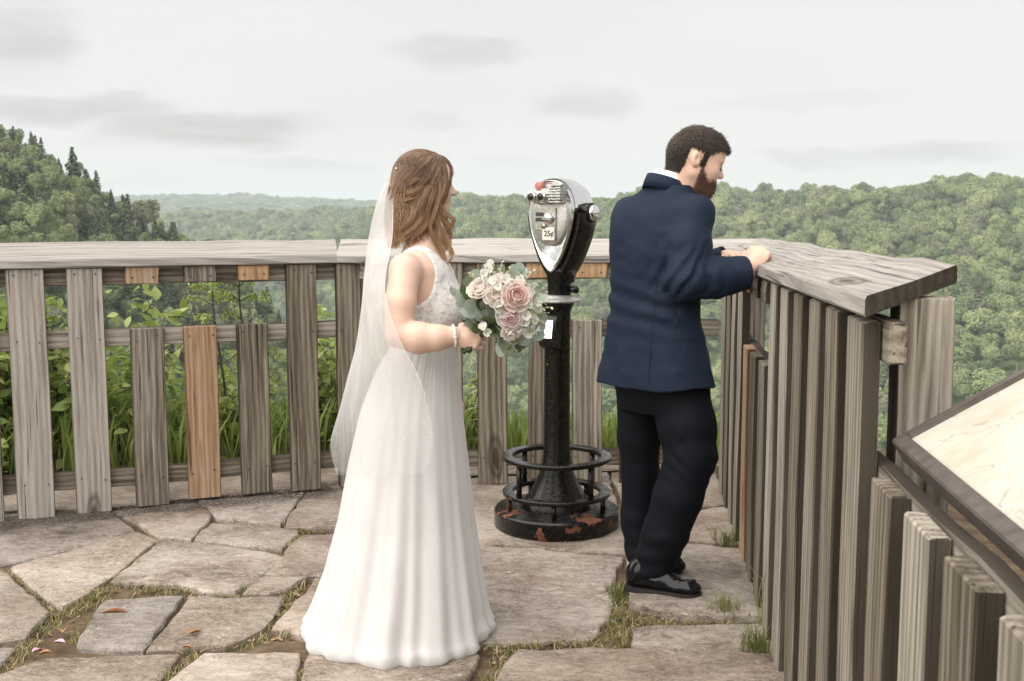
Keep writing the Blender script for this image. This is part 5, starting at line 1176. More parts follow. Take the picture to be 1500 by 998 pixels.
# hair
r_ = np.random.default_rng(8); S = SDF((-.45, 3.78, 1.36), (-.16, 4.1, 1.73), .0045)
S.ell(headB(-.016, 0, .026), (.097, .082, .091), None, .02); S.ell(headB(-.045, 0, -.045), (.078, .078, .09), None, .03); S.ell(headB(-.058, 0, -.105), (.062, .074, .07), None, .03)
S.ell(headB(.085, 0, -.035), (.060, .075, .085), None, .02, 'sub')
V, Q = S.surface(); V = relax(V, Q, 2); cap = mesh('hair', V, Q, M['hairb'], bride)
mb = MB(); N_ = 3.845; B_ = 3.90
for pts, n, a, b, wv, fq in [
  # swept from the parting to the twist
  ([(632, 223, 3.93), (606, 227, 3.91), (588, 243, 3.90), (579, 264, 3.91)], 120, .012, .014, .002, 1), ([(634, 224, 3.91), (612, 234, 3.875), (596, 254, 3.865), (583, 280, 3.885)], 140, .012, .013, .002, 1),
  ([(637, 225, 3.89), (622, 243, 3.855), (606, 266, 3.85), (587, 288, 3.875)], 140, .012, .012, .002, 1), ([(641, 227, 3.88), (632, 250, 3.845), (616, 272, 3.838), (592, 288, 3.862)], 130, .011, .010, .003, 1.4),
  ([(644, 229, 3.88), (641, 256, 3.845), (628, 278, 3.832), (604, 284, 3.840)], 110, .010, .008, .003, 1.4),
  # twist
  ([(622, 272, 3.835), (606, 282, 3.825), (592, 287, 3.84), (579, 284, 3.875)], 100, .008, .008, .006, 2.2), ([(618, 284, 3.835), (602, 292, 3.828), (590, 294, 3.84), (577, 290, 3.88)], 90, .008, .008, .006, 2.4), ([(612, 262, 3.84), (598, 272, 3.836), (586, 281, 3.85), (577, 279, 3.885)], 80, .008, .007, .005, 2.0),
  # over the temple, down past the cheek
  ([(634, 222, 3.93), (648, 233, 3.89), (653, 255, 3.873), (648, 282, 3.862), (641, 305, 3.855), (647, 322, 3.855), (660, 334, 3.862), (666, 320, 3.87)], 100, .009, .005, .004, 1.2),
  ([(633, 223, 3.91), (646, 238, 3.872), (651, 262, 3.855), (646, 290, 3.845), (640, 318, 3.845), (648, 340, 3.85), (655, 362, 3.86), (651, 386, 3.86)], 120, .010, .006, .007, 1.6),
  ([(634, 224, 3.90), (642, 244, 3.858), (644, 272, 3.842), (638, 304, 3.838), (632, 330, 3.845), (640, 350, 3.85), (647, 372, 3.855), (645, 394, 3.86)], 120, .011, .005, .007, 1.6),
  ([(640, 240, 3.87), (643, 270, 3.848), (645, 300, 3.85), (656, 316, 3.855), (667, 322, 3.86), (660, 332, 3.86), (648, 338, 3.855)], 70, .008, .004, .004, 1.0),
  ([(636, 222, 3.93), (652, 230, 3.925), (659, 246, 3.925), (658, 268, 3.905), (651, 290, 3.875), (645, 306, 3.86)], 90, .008, .006, .002, 1.0), ([(638, 222, 3.95), (654, 232, 3.95), (661, 248, 3.955), (660, 264, 3.95)], 60, .007, .005, .001, 1.0),
  # side lengths
  ([(636, 262, 3.845), (632, 290, 3.835), (626, 318, 3.832), (614, 336, 3.835), (604, 352, 3.84)], 120, .013, .007, .009, 1.5), ([(626, 275, 3.838), (620, 300, 3.83), (612, 322, 3.828), (600, 340, 3.83), (596, 354, 3.83)], 130, .013, .008, .010, 1.5),
  ([(612, 285, 3.835), (606, 306, 3.828), (600, 326, 3.828), (588, 342, 3.835), (583, 358, 3.84)], 130, .013, .008, .010, 1.4), ([(600, 292, 3.845), (594, 312, 3.84), (588, 332, 3.84), (578, 346, 3.85), (575, 362, 3.855)], 130, .013, .009, .010, 1.4),
  ([(588, 292, 3.87), (582, 314, 3.865), (580, 334, 3.865), (574, 350, 3.87), (576, 362, 3.87)], 130, .014, .010, .009, 1.3), ([(580, 285, 3.92), (576, 310, 3.92), (574, 335, 3.92), (572, 356, 3.92)], 130, .018, .014, .008, 1.3), ([(580, 285, 3.97), (577, 312, 3.975), (576, 340, 3.975), (578, 358, 3.97)], 120, .018, .014, .008, 1.3),
  ([(606, 300, 3.99), (598, 330, 4.0), (594, 352, 4.0)], 90, .02, .014, .008, 1.3), ([(630, 296, 3.84), (622, 320, 3.838), (610, 338, 3.84), (606, 350, 3.84), (612, 340, 3.84)], 80, .008, .005, .006, 1.2),
  ([(644, 300, 3.845), (642, 330, 3.85), (650, 350, 3.855), (660, 372, 3.86), (654, 392, 3.862)], 70, .006, .004, .006, 1.6), ([(614, 290, 3.832), (616, 316, 3.828), (606, 336, 3.828), (592, 350, 3.83), (588, 344, 3.83)], 80, .008, .005, .008, 1.4),
  # far side
  ([(634, 222, 3.94), (646, 232, 3.98), (650, 256, 4.01), (646, 286, 4.02), (646, 312, 4.02), (650, 330, 4.02)], 90, .012, .008, .005, 1.3), ([(630, 222, 3.95), (610, 228, 3.985), (592, 250, 3.99), (582, 280, 3.97)], 110, .014, .014, .003, 1), ([(650, 290, 3.995), (652, 320, 3.99), (658, 350, 3.99), (656, 372, 3.98)], 70, .01, .006, .006, 1.4)]:
    pts = [(u_, v_ + 6 * max(0, min(1, (262 - v_) / 40)), y_) for u_, v_, y_ in pts]
    lock(mb, pts, int(n * 1.3), a * 1.15, b * 1.3, wv * 1.5, fq * 1.15, r_=r_)
fn = np.cross(V[Q[:, 1]] - V[Q[:, 0]], V[Q[:, 2]] - V[Q[:, 0]]); fn /= np.linalg.norm(fn, axis=1)[:, None] + 1e-12; fc_ = V[Q].mean(1); ctr_ = headB(-.02, 0, .0)
if ((fc_ - ctr_) * fn).sum() < 0: fn = -fn
tw = headB(-.085, -.03, -.015); part = headB(.03, 0, .12)
okc = np.flatnonzero((fc_[:, 2] > tw[2] - .02))
for i in r_.choice(okc, 2600):
    p = fc_[i] + fn[i] * .001; P_ = [p]; n_ = fn[i]; wob = r_.normal() * .25
    for k in range(8):
        d_ = (tw - p) * .8 + np.array([-.02, 0, -.02]); d_ = d_ - n_ * (d_ @ n_); L_ = np.linalg.norm(d_)
        if L_ < .012: break
        d_ = d_ / L_; s_ = np.cross(n_, d_); p = p + (d_ + s_ * wob * math.sin(k * .9)) * .010; j = np.argmin(((fc_[::7] - p) ** 2).sum(1)) * 7; n_ = fn[j]; p = fc_[j] + (p - fc_[j]) - n_ * ((p - fc_[j]) @ n_) + n_ * r_.uniform(.001, .004); P_.append(p)
    if len(P_) > 3: strand(mb, P_, .0012, .0005)
okl = np.flatnonzero((fc_[:, 2] < tw[2] + .01) & (fn[:, 2] > -.6))
for i in r_.choice(okl, 2200):
    p = fc_[i] + fn[i] * r_.uniform(.001, .010); L_ = r_.uniform(.05, .11); s_ = np.linspace(0, 1, 10); ph_ = p[2] * 90 + p[0] * 40 + r_.normal() * .5; out_ = fn[i] * (1, 1, 0)
    P_ = p + np.outer(s_, (0, 0, -1)) * L_ + np.outer(np.sin(s_ * 7 + ph_) * .010 * s_ + s_ * .012 * (1 - s_), out_) + np.outer(np.cos(s_ * 7 + ph_) * .008 * s_, np.cross(out_, (0, 0, 1)))
    strand(mb, P_[P_[:, 2] > 1.355] if (P_[:, 2] > 1.355).sum() > 4 else P_[:4], .0011, .0005)
for i in r_.choice(okc, 60):                                # flyaways
    p = fc_[i]; d_ = fn[i] * .6 + r_.normal(size=3) * .7 + np.array([-.4, 0, -.3]); P_ = [p + d_ * s_ * .013 + fn[i] * (.004 * math.sin(s_ * 3)) for s_ in (0, .4, .8, 1.2)]; strand(mb, P_, .0005, .0002)
hs = mb.build('strands', M['hairb'], cap)
# bracelet
mb = MB(); wdir = wr - D(640, 495, 3.655); wdir /= np.linalg.norm(wdir); wx, wy, _ = frame(wdir); wc = wr - wdir * .004
for k in range(26):
    a = k * 2 * math.pi / 26; c = wc + (wx * math.cos(a) + wy * math.sin(a)) * .0345; rad = .0052 + .0022 * (math.cos(a * 2 + 1) > .2)
    bm = bmesh.new(); bmesh.ops.create_icosphere(bm, subdivisions=1, radius=rad); mb.add(np.array([q.co[:] for q in bm.verts]) * (1.0, 1, 1) + c, [[q.index for q in fc.verts] for fc in bm.faces]); bm.free()
br = mb.build('bracelet', M['pearl'], bride); tag(br, 'pearl and gold bracelet')

# ------------------------------------------------------------------ the groom
GY = 4.42
groom = thing('person', np.array([*G(955, 868)[:2], 0.0]), 'groom in a navy suit and black shoes leaning on the rail, back turned', 'person', 'wedding couple')
gx = lambda u, v, Y=GY: D(u, v, Y)[0]
S = SDF((.30, 4.02, .04), (1.06, 4.86, 1.86), .0048)
yg, pg = R(10), R(20); fG = np.array([math.cos(pg) * math.cos(yg), math.cos(pg) * math.sin(yg), -math.sin(pg)]); nG = np.array([math.sin(pg) * math.cos(yg), math.sin(pg) * math.sin(yg), math.cos(pg)])
Hg = D(1021, 234, GY)
headG, MG = head(S, Hg, fG, nG, 1.03, True)
S.cone(headG(-.035, 0, -.05), D(978, 290, GY), .058, .068, .03); S.cone(headG(.0, 0, -.075), D(990, 292, GY), .045, .06, .03)
yaw = R(40); rt = np.array([math.sin(yaw), -math.cos(yaw), 0])
jac = [(.80, 959, .166, .268), (.86, 959, .156, .254), (.925, 959, .144, .238), (1.05, 958, .128, .214), (1.14, 958, .121, .204), (1.24, 959, .122, .205), (1.34, 961, .125, .210), (1.42, 964, .120, .206), (1.485, 968, .108, .192), (1.53, 973, .094, .158), (1.56, 977, .084, .120), (1.585, 979, .076, .096), (1.60, 980, .07, .085)]
def zrow(z, u, Y=GY): return D(u, proj(np.array([0, Y, z]))[1], Y)[0]
S.stack([(z, zrow(z, u), GY, a - .025, b - .03) for z, u, a, b in jac if z > .9], yaw, .03)
shR = np.array([zrow(1.5, 967), GY, 1.485]) + rt * .180; shL = np.array([zrow(1.5, 967), GY, 1.475]) - rt * .155
elR, wrR = D(1002, 412, 4.20), D(1094, 401, 4.235); elL, wrL = D(1000, 400, 4.70), D(1062, 377, 4.60)
S.chain([shR, elR, wrR], [.05, .045, .03], .02); S.chain([shL, elL, wrL], [.05, .045, .03], .02)
SH = SDF(D(1097, 392, 4.245) - (.07, .09, .09), D(1097, 392, 4.245) + (.16, .19, .13), .0025); hand_fist(SH, D(1097, 392, 4.245), D(1119, 360, 4.29) - D(1097, 392, 4.245), (-.30, -.80, .52), 1.10, curl=(70, 75, 55), thumb_side=-1, palm=.080)
SL = SDF(wrL - (.06, .24, .10), wrL + (.19, .08, .10), .0025); hand_fist(SL, wrL, D(1100, 371, 4.46) - wrL, (-.2, .1, 1), .95, curl=(30, 60, 50), thumb_side=1, palm=.085)
hipL, knL, anL = D(938, 560, 4.52), D(938, 690, 4.53), D(938, 825, 4.50); hipR, knR, anR = D(995, 575, 4.36), D(1012, 668, 4.28), D(948, 838, 4.30)
S.chain([hipL, knL, anL], [.09, .055, .04], .03); S.chain([hipR, knR, anR], [.09, .055, .04], .03)
V, Q = S.surface(); V = relax(V, Q, 1, .4)
for SS in (SH, SL):
    hv, hq = SS.surface(); hv = relax(hv, hq, 1, .3); Q = np.concatenate([Q, hq + len(V)]); V = np.concatenate([V, hv])
lipc = headG(.092, 0, -.058); mi = (np.linalg.norm((V[Q].mean(1) - lipc) / (.016, .022, .0105), axis=1) < 1).astype(int)
bodyg = mesh('body', V, Q, [M['sking'], M['lip'], M['scalp'], M['beardskin']], groom, True, mi)
# normals of the head for hair
def head_points(V, Q, P0, Mx, s_):
    fn = np.cross(V[Q[:, 1]] - V[Q[:, 0]], V[Q[:, 2]] - V[Q[:, 0]]); c = V[Q].mean(1); fn /= np.linalg.norm(fn, axis=1)[:, None] + 1e-12
    return c, fn, ((c - P0) @ Mx) / s_
Cc, Cn, Cl = head_points(V, Q, Hg, MG, 1.03)
if ((Cc - Hg) * Cn)[np.linalg.norm(Cc - Hg, axis=1) < .12].sum() < 0: Cn = -Cn
A_, B_2, C_ = Cl[:, 0], np.abs(Cl[:, 1]), Cl[:, 2]; rad = np.linalg.norm(Cl, axis=1)
hl = np.interp(A_, [-.12, -.062, -.056, -.046, -.016, -.010, .012, .020, .046, .062, .08], [-.080, -.078, -.03, .018, .016, -.030, -.030, .024, .042, .056, .060])
isear = (B_2 > .068) & (np.abs(A_ + .033) < .027) & (C_ < .024)
hm_ = (rad < .135) & (C_ > hl) & ~isear; r_ = np.random.default_rng(12); idx = np.flatnonzero(hm_)
back = -MG[:, 0] * .75 - MG[:, 2] * .35
mb = MB()
for i in r_.choice(idx, 12000):
    p = Cc[i] + r_.normal(size=3) * .0022; n_ = Cn[i]; a, b, c = Cl[i]; L = np.interp(c, [-.07, .0, .06, .1], [.004, .007, .013, .018])
    top = np.clip((c - .03) / .05, 0, 1); fl = MG[:, 0] * (.9 * top if a > -.02 else .2 * top) - MG[:, 2] * (1 - top) * .9 + MG[:, 0] * (.2 - .5 * (1 - top)) + r_.normal(size=3) * .18
    if a > .05: fl = MG[:, 0] * .7 + MG[:, 1] * -.3 - MG[:, 2] * .35 + r_.normal(size=3) * .25
    q1 = p + n_ * L * .32 + fl * L * .45; q2 = p + n_ * L * .38 + fl * L * 1.15
    strand(mb, [p - n_ * .003, q1, q2], .0011, .0004)
mi2 = mi.copy(); mi2[idx] = 2; gh = mb.build('hair', M['hairg'], groom)
bmar = np.interp(A_, [-.02, .0, .02, .045, .06, .075, .1], [.0, -.004, -.030, -.056, -.058, -.050, -.050]) - C_
bm_ = (rad < .15) & (bmar > 0) & (C_ > -.13) & (A_ > np.interp(C_, [-.12, -.06, 0], [.012, .0, .008])) & (np.linalg.norm(Cc - lipc, axis=1) > .017) & ~isear
idx = np.flatnonzero(bm_); mb = MB()
pr_ = np.clip(bmar[idx] / .022, .04, 1); pr_ = pr_ / pr_.sum()
for i in r_.choice(idx, 5200, p=pr_):
    p = Cc[i] + r_.normal(size=3) * .002; n_ = Cn[i]; L = .0055 + .005 * np.clip((-.05 - Cl[i, 2]) / .05, 0, 1); fl = -MG[:, 2] * .8 + MG[:, 0] * .25 + r_.normal(size=3) * .3
    strand(mb, [p - n_ * .002, p + n_ * L * .45 + fl * L * .3, p + n_ * L * .5 + fl * L], .0009, .0003)
mi2[idx[bmar[idx] > .014]] = 3; bodyg.data.polygons.foreach_set('material_index', mi2.astype(np.int32)); mb.build('beard', M['beard'], groom)
mb = MB()
for q in (-1, 1):
    for k in range(160):
        f = r_.random(); p = headG(.090 - .018 * f, q * (.012 + .036 * f), .020 + .006 * math.sin(f * 3) + r_.normal() * .002); strand(mb, [p, p + MG @ np.array((.0015, q * .006, .002)), p + MG @ np.array((.001, q * .010, .001))], .0009, .0003)
    for k in range(60):
        f = r_.random(); p = headG(.0865 - .006 * abs(f - .4), q * (.020 + .024 * f), -.0045 - .002 * math.sin(f * 3.1)); strand(mb, [p, p + MG @ np.array((.004, q * .001, -.003)), p + MG @ np.array((.008, q * .002, -.004))], .0007, .0003)
mb.build('eyebrows', M['hairg'], groom)
# suit
def suit_fn(base, lighter):
    def fn(t):
        pos = geo(t); weave = t.noise(t.mapv(pos, (700, 700, 300)), 1.0, 2); c = t.mix(t.ramp(weave, [(0.35, 0), (0.65, 1)]), base, lighter)
        b = t.bump(t.noise(t.mapv(pos, (9, 9, 6)), 1.0, 3, .5, .6), 0.35, 0.02)
        b = t.bump(weave, .15, .001, b)
        return pbsdf(t, c, 0.7, b, **{'Specular IOR Level': 0.14})
    return fn
M['suit'] = material('navy_wool', suit_fn((0.0065, 0.0115, 0.0245), (0.0145, 0.0235, 0.045)))
M['trouser'] = material('shaded_navy_wool', suit_fn((0.0018, 0.0024, 0.0045), (0.004, 0.0055, 0.009)))  # suit navy taken darker: shade on the legs is put into the colour
M['shirt'] = material('white_cotton', lambda t: pbsdf(t, (0.80, 0.80, 0.80), 0.8))
S = SDF((.24, 3.96, .74), (1.02, 4.92, 1.70), .005)
S.stack([(z, zrow(z, u), GY, a, b) for z, u, a, b in jac[:-1]], yaw, .03, p=2.3)
S.ell(np.array([zrow(1.42, 932), 4.48, 1.41]), (.080, .09, .11), None, .06)
for s_, e_, w_, rr in ((shR, elR, wrR, (.068, .080, .078, .076, .067)), (shL, elL, wrL, (.070, .072, .062, .056, .048))):
    mid = s_ * .5 + e_ * .5; m2 = e_ * .5 + w_ * .5
    S.ell(s_ + (0, 0, -.015), (.064, .064, .058), None, .05); S.chain([s_, mid, e_], rr[:3], .022); S.chain([e_, m2], [rr[2] * .98, rr[3]], .016)
    d_ = (w_ - m2) / np.linalg.norm(w_ - m2); S.cone(m2, w_ - d_ * rr[4] * .2, rr[3], rr[4], .01)
    # square the cuff
    def cut(P, w_=w_, d_=d_): return np.minimum(.02, np.maximum(-((P - (w_ + d_ * .004)) @ d_), np.linalg.norm(P - w_ - d_ * .04, axis=-1) - .10))
    S.put(cut, w_ - .1, w_ + .14, .006, 'sub')
    S.cone(w_ - d_ * .02, w_ + d_ * .08, rr[4] * .80, rr[4] * .80, .003, 'sub')
# hem, vent, seams
S.put(lambda P: np.minimum(.03, P[..., 2] - (.802 + .012 * np.sin((P[..., 0] - .5) * 7))), (.2, 3.9, .7), (1.1, 5.0, .81), .006, 'sub')
_vb = [D(953, 505, 4.2), D(951, 540, 4.16), D(949, 580, 4.14)]
def wr_disp(P):
    d = .0040 * vnoise(P * (9, 9, 15)) + .0016 * vnoise(P * (24, 24, 34) + 7)
    el = np.exp(-((np.linalg.norm(P - elR, axis=1) / .11) ** 2)); dd = P - elR
    d += el * .0095 * np.sin((dd[:, 0] * .9 - dd[:, 2] * .5) * 120 + 3 * vnoise(P * 14)) * (dd[:, 2] > -.05)
    fa_ = np.exp(-((np.linalg.norm(P - (elR * .45 + wrR * .55), axis=1) / .09) ** 2)); d += fa_ * .004 * np.sin(dd[:, 0] * 95 + dd[:, 2] * 40 + 2 * vnoise(P * 10))
    back_ = np.exp(-(((P[:, 2] - 1.12) / .10) ** 2)); d += back_ * .004 * np.sin(P[:, 2] * 75 + P[:, 0] * 20 + 3 * vnoise(P * 6)) * (P[:, 0] < zrow(1.1, 985))
    d += .003 * np.sin(np.arctan2(P[:, 1] - GY, P[:, 0] - .56) * 6 + 1) * np.clip((.98 - P[:, 2]) / .18, 0, 1)
    return d.astype(np.float32)
S.displace(wr_disp)
V, Q = S.surface(); V = relax(V, Q, 1, .5); jk = mesh('jacket', V, Q, M['suit'], groom); tag(jk, 'navy suit jacket')
def on_jacket(u, v, off=.0015):
    """first point of the jacket along a pixel ray (for stitched lines)"""
    o = CAM; d = ray(u, v); d = d / np.linalg.norm(d); best = None
    for s_ in np.arange(3.7, 5.2, .003):
        p = o + d * s_; ii = np.round((p - S.lo) / S.h).astype(int)
        if np.all(ii >= 0) and np.all(ii < S.n) and S.F[tuple(ii)] < 0: return p - d * (off + .004)
    return None
M['seam'] = material('dark_seam', lambda t: pbsdf(t, (0.006, 0.008, 0.014), 0.8))
def seam(pts, rad, name='seam'):
    P = [on_jacket(*q) for q in [tuple(x) for x in catmull(np.array(pts, float), 26)]]; P = [p for p in P if p is not None]
    if len(P) > 3: v, f = tube(np.array(P), rad, 5); return mesh(name, v, f, M['seam'], jk)
seam([(952, 505), (951, 530), (949, 562)], .0020, 'vent'); seam([(962, 410), (958, 450), (953, 505)], .0008); seam([(985, 497), (1010, 496), (1030, 492)], .0012, 'pocket_flap')
# collars
def collar(name, c, rad, hgt, tilt_f, mt, lean, thick, zoff, gap=0.0):
    fd = np.array([math.cos(R(25)), math.sin(R(25)), 0]); sd_ = np.array([-fd[1], fd[0], 0]); n = 48; V = []
    for k in range(n):
        a = gap + (2 * math.pi - 2 * gap) * k / (n - 1); e = fd * math.cos(a) * rad[0] + sd_ * math.sin(a) * rad[1]; zf = -tilt_f * (math.cos(a) + 1) / 2; u_ = e / np.linalg.norm(e)
        base = c + e + np.array([0, 0, zf + zoff]); top = base + u_ * -lean + np.array([0, 0, hgt])
        V += [base + u_ * thick * .6, base * .4 + top * .6 + u_ * thick, top + u_ * thick * .7, top - u_ * thick * .2, base - u_ * thick]
    return mesh(name, np.array(V), grid_faces(n, 5), mt, groom)
nb = D(980, 262, GY)
collar('shirt_collar', nb + (.010, 0, 0), (.075, .071), .050, .045, M['shirt'], .010, .004, -.014, .25)
collar('jacket_collar', nb + (-.004, 0, 0), (.098, .094), .052, .060, M['suit'], .020, .006, -.030, .5)
# trousers
S = SDF((.34, 4.06, .06), (.98, 4.78, .92), .005)
S.stack([(.70, zrow(.70, 968), 4.43, .125, .165), (.78, zrow(.78, 968), 4.43, .140, .195), (.86, zrow(.86, 966), 4.43, .135, .20), (.91, zrow(.91, 965), 4.43, .13, .20)], yaw, .03)
S.chain([hipL, D(936, 640, 4.53), knL, D(934, 760, 4.52), D(941, 822, 4.49)], [.098, .088, .076, .068, .066], .02)
S.chain([hipR, D(1006, 625, 4.31), knR, D(993, 728, 4.27), D(975, 780, 4.28), D(955, 832, 4.30)], [.115, .112, .098, .095, .088, .082], .02)
S.put(lambda P: np.minimum(.03, P[..., 2] - (.078 + (P[..., 0] - gx(955, 840)) * .25)), (.3, 4.0, 0), (1.0, 4.8, .1), .006, 'sub')
def tr_disp(P):
    dk = P - knR; d = .0025 * vnoise(P * (12, 12, 5)) + .001 * vnoise(P * 30)
    d += .0045 * np.exp(-((np.linalg.norm(dk, axis=1) / .11) ** 2)) * np.sin(dk[:, 2] * 85 + dk[:, 0] * 95 + 2.5 * vnoise(P * 9))
    low = np.clip((.33 - P[:, 2]) / .2, 0, 1); d += low * .003 * np.sin(P[:, 2] * 90 + 3 * vnoise(P * (8, 8, 3)) + P[:, 0] * 14)
    return d.astype(np.float32)
S.displace(tr_disp); V, Q = S.surface(); V = relax(V, Q, 1, .5); tag(mesh('trousers', V, Q, M['trouser'], groom), 'navy trousers, one knee bent')
# patent shoes
M['patent'] = material('black_patent_leather', lambda t: pbsdf(t, (0.005, 0.005, 0.006), 0.10, t.bump(t.noise(geo(t), 26, 2), .25, .01), **{'Specular IOR Level': 0.3}))
M['sole'] = material('black_rubber_sole', lambda t: pbsdf(t, (0.012, 0.011, 0.010), 0.55))
def shoe(heel, toe, lift):
    heel = np.array([heel[0], heel[1], 0.0]); toe = np.array([toe[0], toe[1], 0.0]); L = np.linalg.norm(toe - heel); d = (toe - heel) / L; s_ = np.cross((0, 0, 1), d); Mx = np.stack([d, s_, (0, 0, 1)], -1)
    P = lambda a, b, c: heel + d * a * L + s_ * b + np.array([0, 0, c + .012 + lift * max(0, .62 - a)])
    S = SDF(np.minimum(heel, toe) - .09, np.maximum(heel, toe) + (.09, .09, .2), .004)
    S.ell(P(.13, 0, .045), (.038, .034, .042), Mx, .02); S.ell(P(.20, 0, .075), (.05, .036, .050), Mx, .03); S.ell(P(.42, 0, .042), (.072, .038, .038), Mx, .03); S.ell(P(.70, .002, .030), (.062, .046, .030), Mx, .025); S.ell(P(.86, 0, .026), (.040, .040, .024), Mx, .02)
    S.cone(P(.36, 0, .088), P(.62, 0, .055), .022, .020, .02); S.ell(P(.80, 0, .056), (.040, .028, .006), Mx, .006)
    S.put(lambda Q_: np.minimum(.02, (Q_ @ np.array([0, 0, 1.0])) - (.022 + lift * np.maximum(0, .62 - ((Q_ - heel) @ d) / L))), np.minimum(heel, toe) - .1, np.maximum(heel, toe) + (.1, .1, .03), .003, 'sub')
    V, Q = S.surface(); V = relax(V, Q, 1); o = mesh('shoe', V, Q, M['patent'], groom)
    prof = [(0, .022), (.03, .033), (.12, .038), (.25, .035), (.42, .034), (.6, .043), (.75, .049), (.88, .042), (.96, .028), (1.0, .008)]; a = [p[0] for p in prof]; ww = [p[1] + .003 for p in prof]
    top = [P(x, w_, .012) for x, w_ in zip(a, ww)] + [P(x, -w_, .012) for x, w_ in zip(a[::-1], ww[::-1])]; n = len(top); top = np.array(top); th_ = np.where(np.abs((np.array(a + a[::-1]) - .14)) < .15, .022, .010)
    bot = top - np.stack([0 * th_, 0 * th_, th_], -1); bot[:, 2] = np.maximum(bot[:, 2], .006)
    mesh('sole', np.concatenate([top, bot]), [list(range(n)), list(range(n, 2 * n))[::-1]] + [(i, n + i, n + (i + 1) % n, (i + 1) % n) for i in range(n)], M['sole'], o, False)
    mb = MB()
    for q in range(3):
        mb.add(*tube([P(.50 + q * .045, -.018, .084 - q * .008), P(.51 + q * .045, 0, .092 - q * .009), P(.50 + q * .045, .018, .084 - q * .008)], .0025, 5))
    mb.build('lace', M['sole'], o)
shoe(G(916, 866)[:2], G(1028, 877)[:2], .012); shoe(G(918, 836)[:2] + np.array([.03, .0]), G(1000, 843)[:2], .0)
# ================================================================== bouquet
BQY = 3.665
bq = thing('bouquet', D(702, 500, BQY), 'bridal bouquet of pink roses, white blossoms and grey-green leaves', 'bouquet')
def petal_mat(name, inner, outer):
    def fn(t):
        g = t.n('ShaderNodeSeparateXYZ', {0: coords(t)}).outputs[2]; c = t.mix(t.n('ShaderNodeMapRange', {'Value': g, 'From Min': 0, 'From Max': 1}).outputs[0], inner, outer)
        p = pbsdf(t, c, 0.6); tr = t.n('ShaderNodeBsdfTranslucent', {'Color': c}); return t.n('ShaderNodeMixShader', {0: .42, 1: p.outputs[0], 2: tr.outputs[0]})
    return material(name, fn)
M['rosepink'] = petal_mat('pink_rose_petal', (0.94, 0.58, 0.50), (0.95, 0.85, 0.81)); M['rosemid'] = petal_mat('blush_rose_petal', (0.90, 0.58, 0.57), (0.94, 0.84, 0.83)); M['rosepale'] = petal_mat('pale_rose_petal', (0.92, 0.79, 0.69), (0.95, 0.90, 0.86)); M['white'] = petal_mat('white_blossom_petal', (0.78, 0.78, 0.68), (0.87, 0.86, 0.83))
M['euca'] = leaf_mat('grey_green_leaf', (0.11, 0.15, 0.125), (0.30, 0.35, 0.305), .2, (0.46, 0.51, 0.46)); M['eucadark'] = leaf_mat('olive_leaf', (0.05, 0.065, 0.035), (0.115, 0.14, 0.075), .2, (0.19, 0.21, 0.13)); M['sprig'] = leaf_mat('pale_sprig', (0.28, 0.33, 0.14), (0.52, 0.55, 0.32), .3, (0.70, 0.71, 0.52)); M['bqstem'] = material('dark_green_stem', lambda t: pbsdf(t, t.ramp(t.noise(coords(t), 90), [(0.3, (0.02, 0.03, 0.012)), (0.7, (0.06, 0.075, 0.03))]), 0.6))
def petal_mesh(mt, cup=.5, w_=1.0):
    n, m = 6, 7; V = []
    for i in range(n):
        f = i / (n - 1); ww = w_ * (.25 + .75 * math.sin(min(1, f * 1.15) * math.pi * .62)) * (1 - .25 * max(0, f - .75) * 4 * .5)
        for j in range(m):
            g = (j / (m - 1) - .5) * 2; x = g * ww * .5; V.append((x, cup * (1 - g * g) * .28 - .16 * max(0, f - .7) * 3 - (.10 * f), f + .06 * (1 - g * g)))
    V = np.array(V); F = grid_faces(n, m, False); me = bpy.data.meshes.new('petal'); me.from_pydata(V.tolist(), [], F); me.materials.append(mt); me.polygons.foreach_set('use_smooth', np.ones(len(F), dtype=bool)); me.update(); return me
PM_ = {k: petal_mesh(M[k]) for k in ('rosepink', 'rosemid', 'rosepale', 'white')}
rb_ = np.random.default_rng(31)
def mat4(X, Y_, Z_, p, s_):
    m = Matrix.Identity(4)
    for i in range(3): m[i][0] = X[i] * s_; m[i][1] = Y_[i] * s_; m[i][2] = Z_[i] * s_; m[i][3] = p[i]
    return m
base = np.array(bq.location)
def rose(u, v, Y, rad, kind, axis, rings=((5, .18, .35), (6, .34, .62), (7, .52, .95), (8, .74, 1.30))):
    c = D(u, v, Y); ax = np.asarray(axis, float); ax /= np.linalg.norm(ax); x, y, _ = frame(ax)
    v_, f_ = tube([c - ax * rad * .9, c - ax * rad * .5, c], [rad * .12, rad * .42, rad * .5], 10); rs = mesh('rose', v_, f_, M[kind], bq)
    off = np.array(rs.location)
    for (n, rr_, tilt) in rings:
        ph = rb_.uniform(0, 6.28)
        for k in range(n):
            a = ph + k * 2 * math.pi / n + rb_.normal() * .1; e = x * math.cos(a) + y * math.sin(a); tl = tilt + rb_.normal() * .08; Z_ = ax * math.cos(tl) + e * math.sin(tl); Yd = ax * math.sin(tl) - e * math.cos(tl); X_ = np.cross(Yd, Z_)
            p = c - ax * rad * .55 + e * rad * rr_ * .38; o = bpy.data.objects.new('petal', PM_[kind]); link(o, rs); o.matrix_local = mat4(X_, -Yd, Z_, p - base, rad * (1.0 + .12 * rr_) * rb_.uniform(.92, 1.05))
    return rs
ax0 = np.array([.25, -.85, .35])
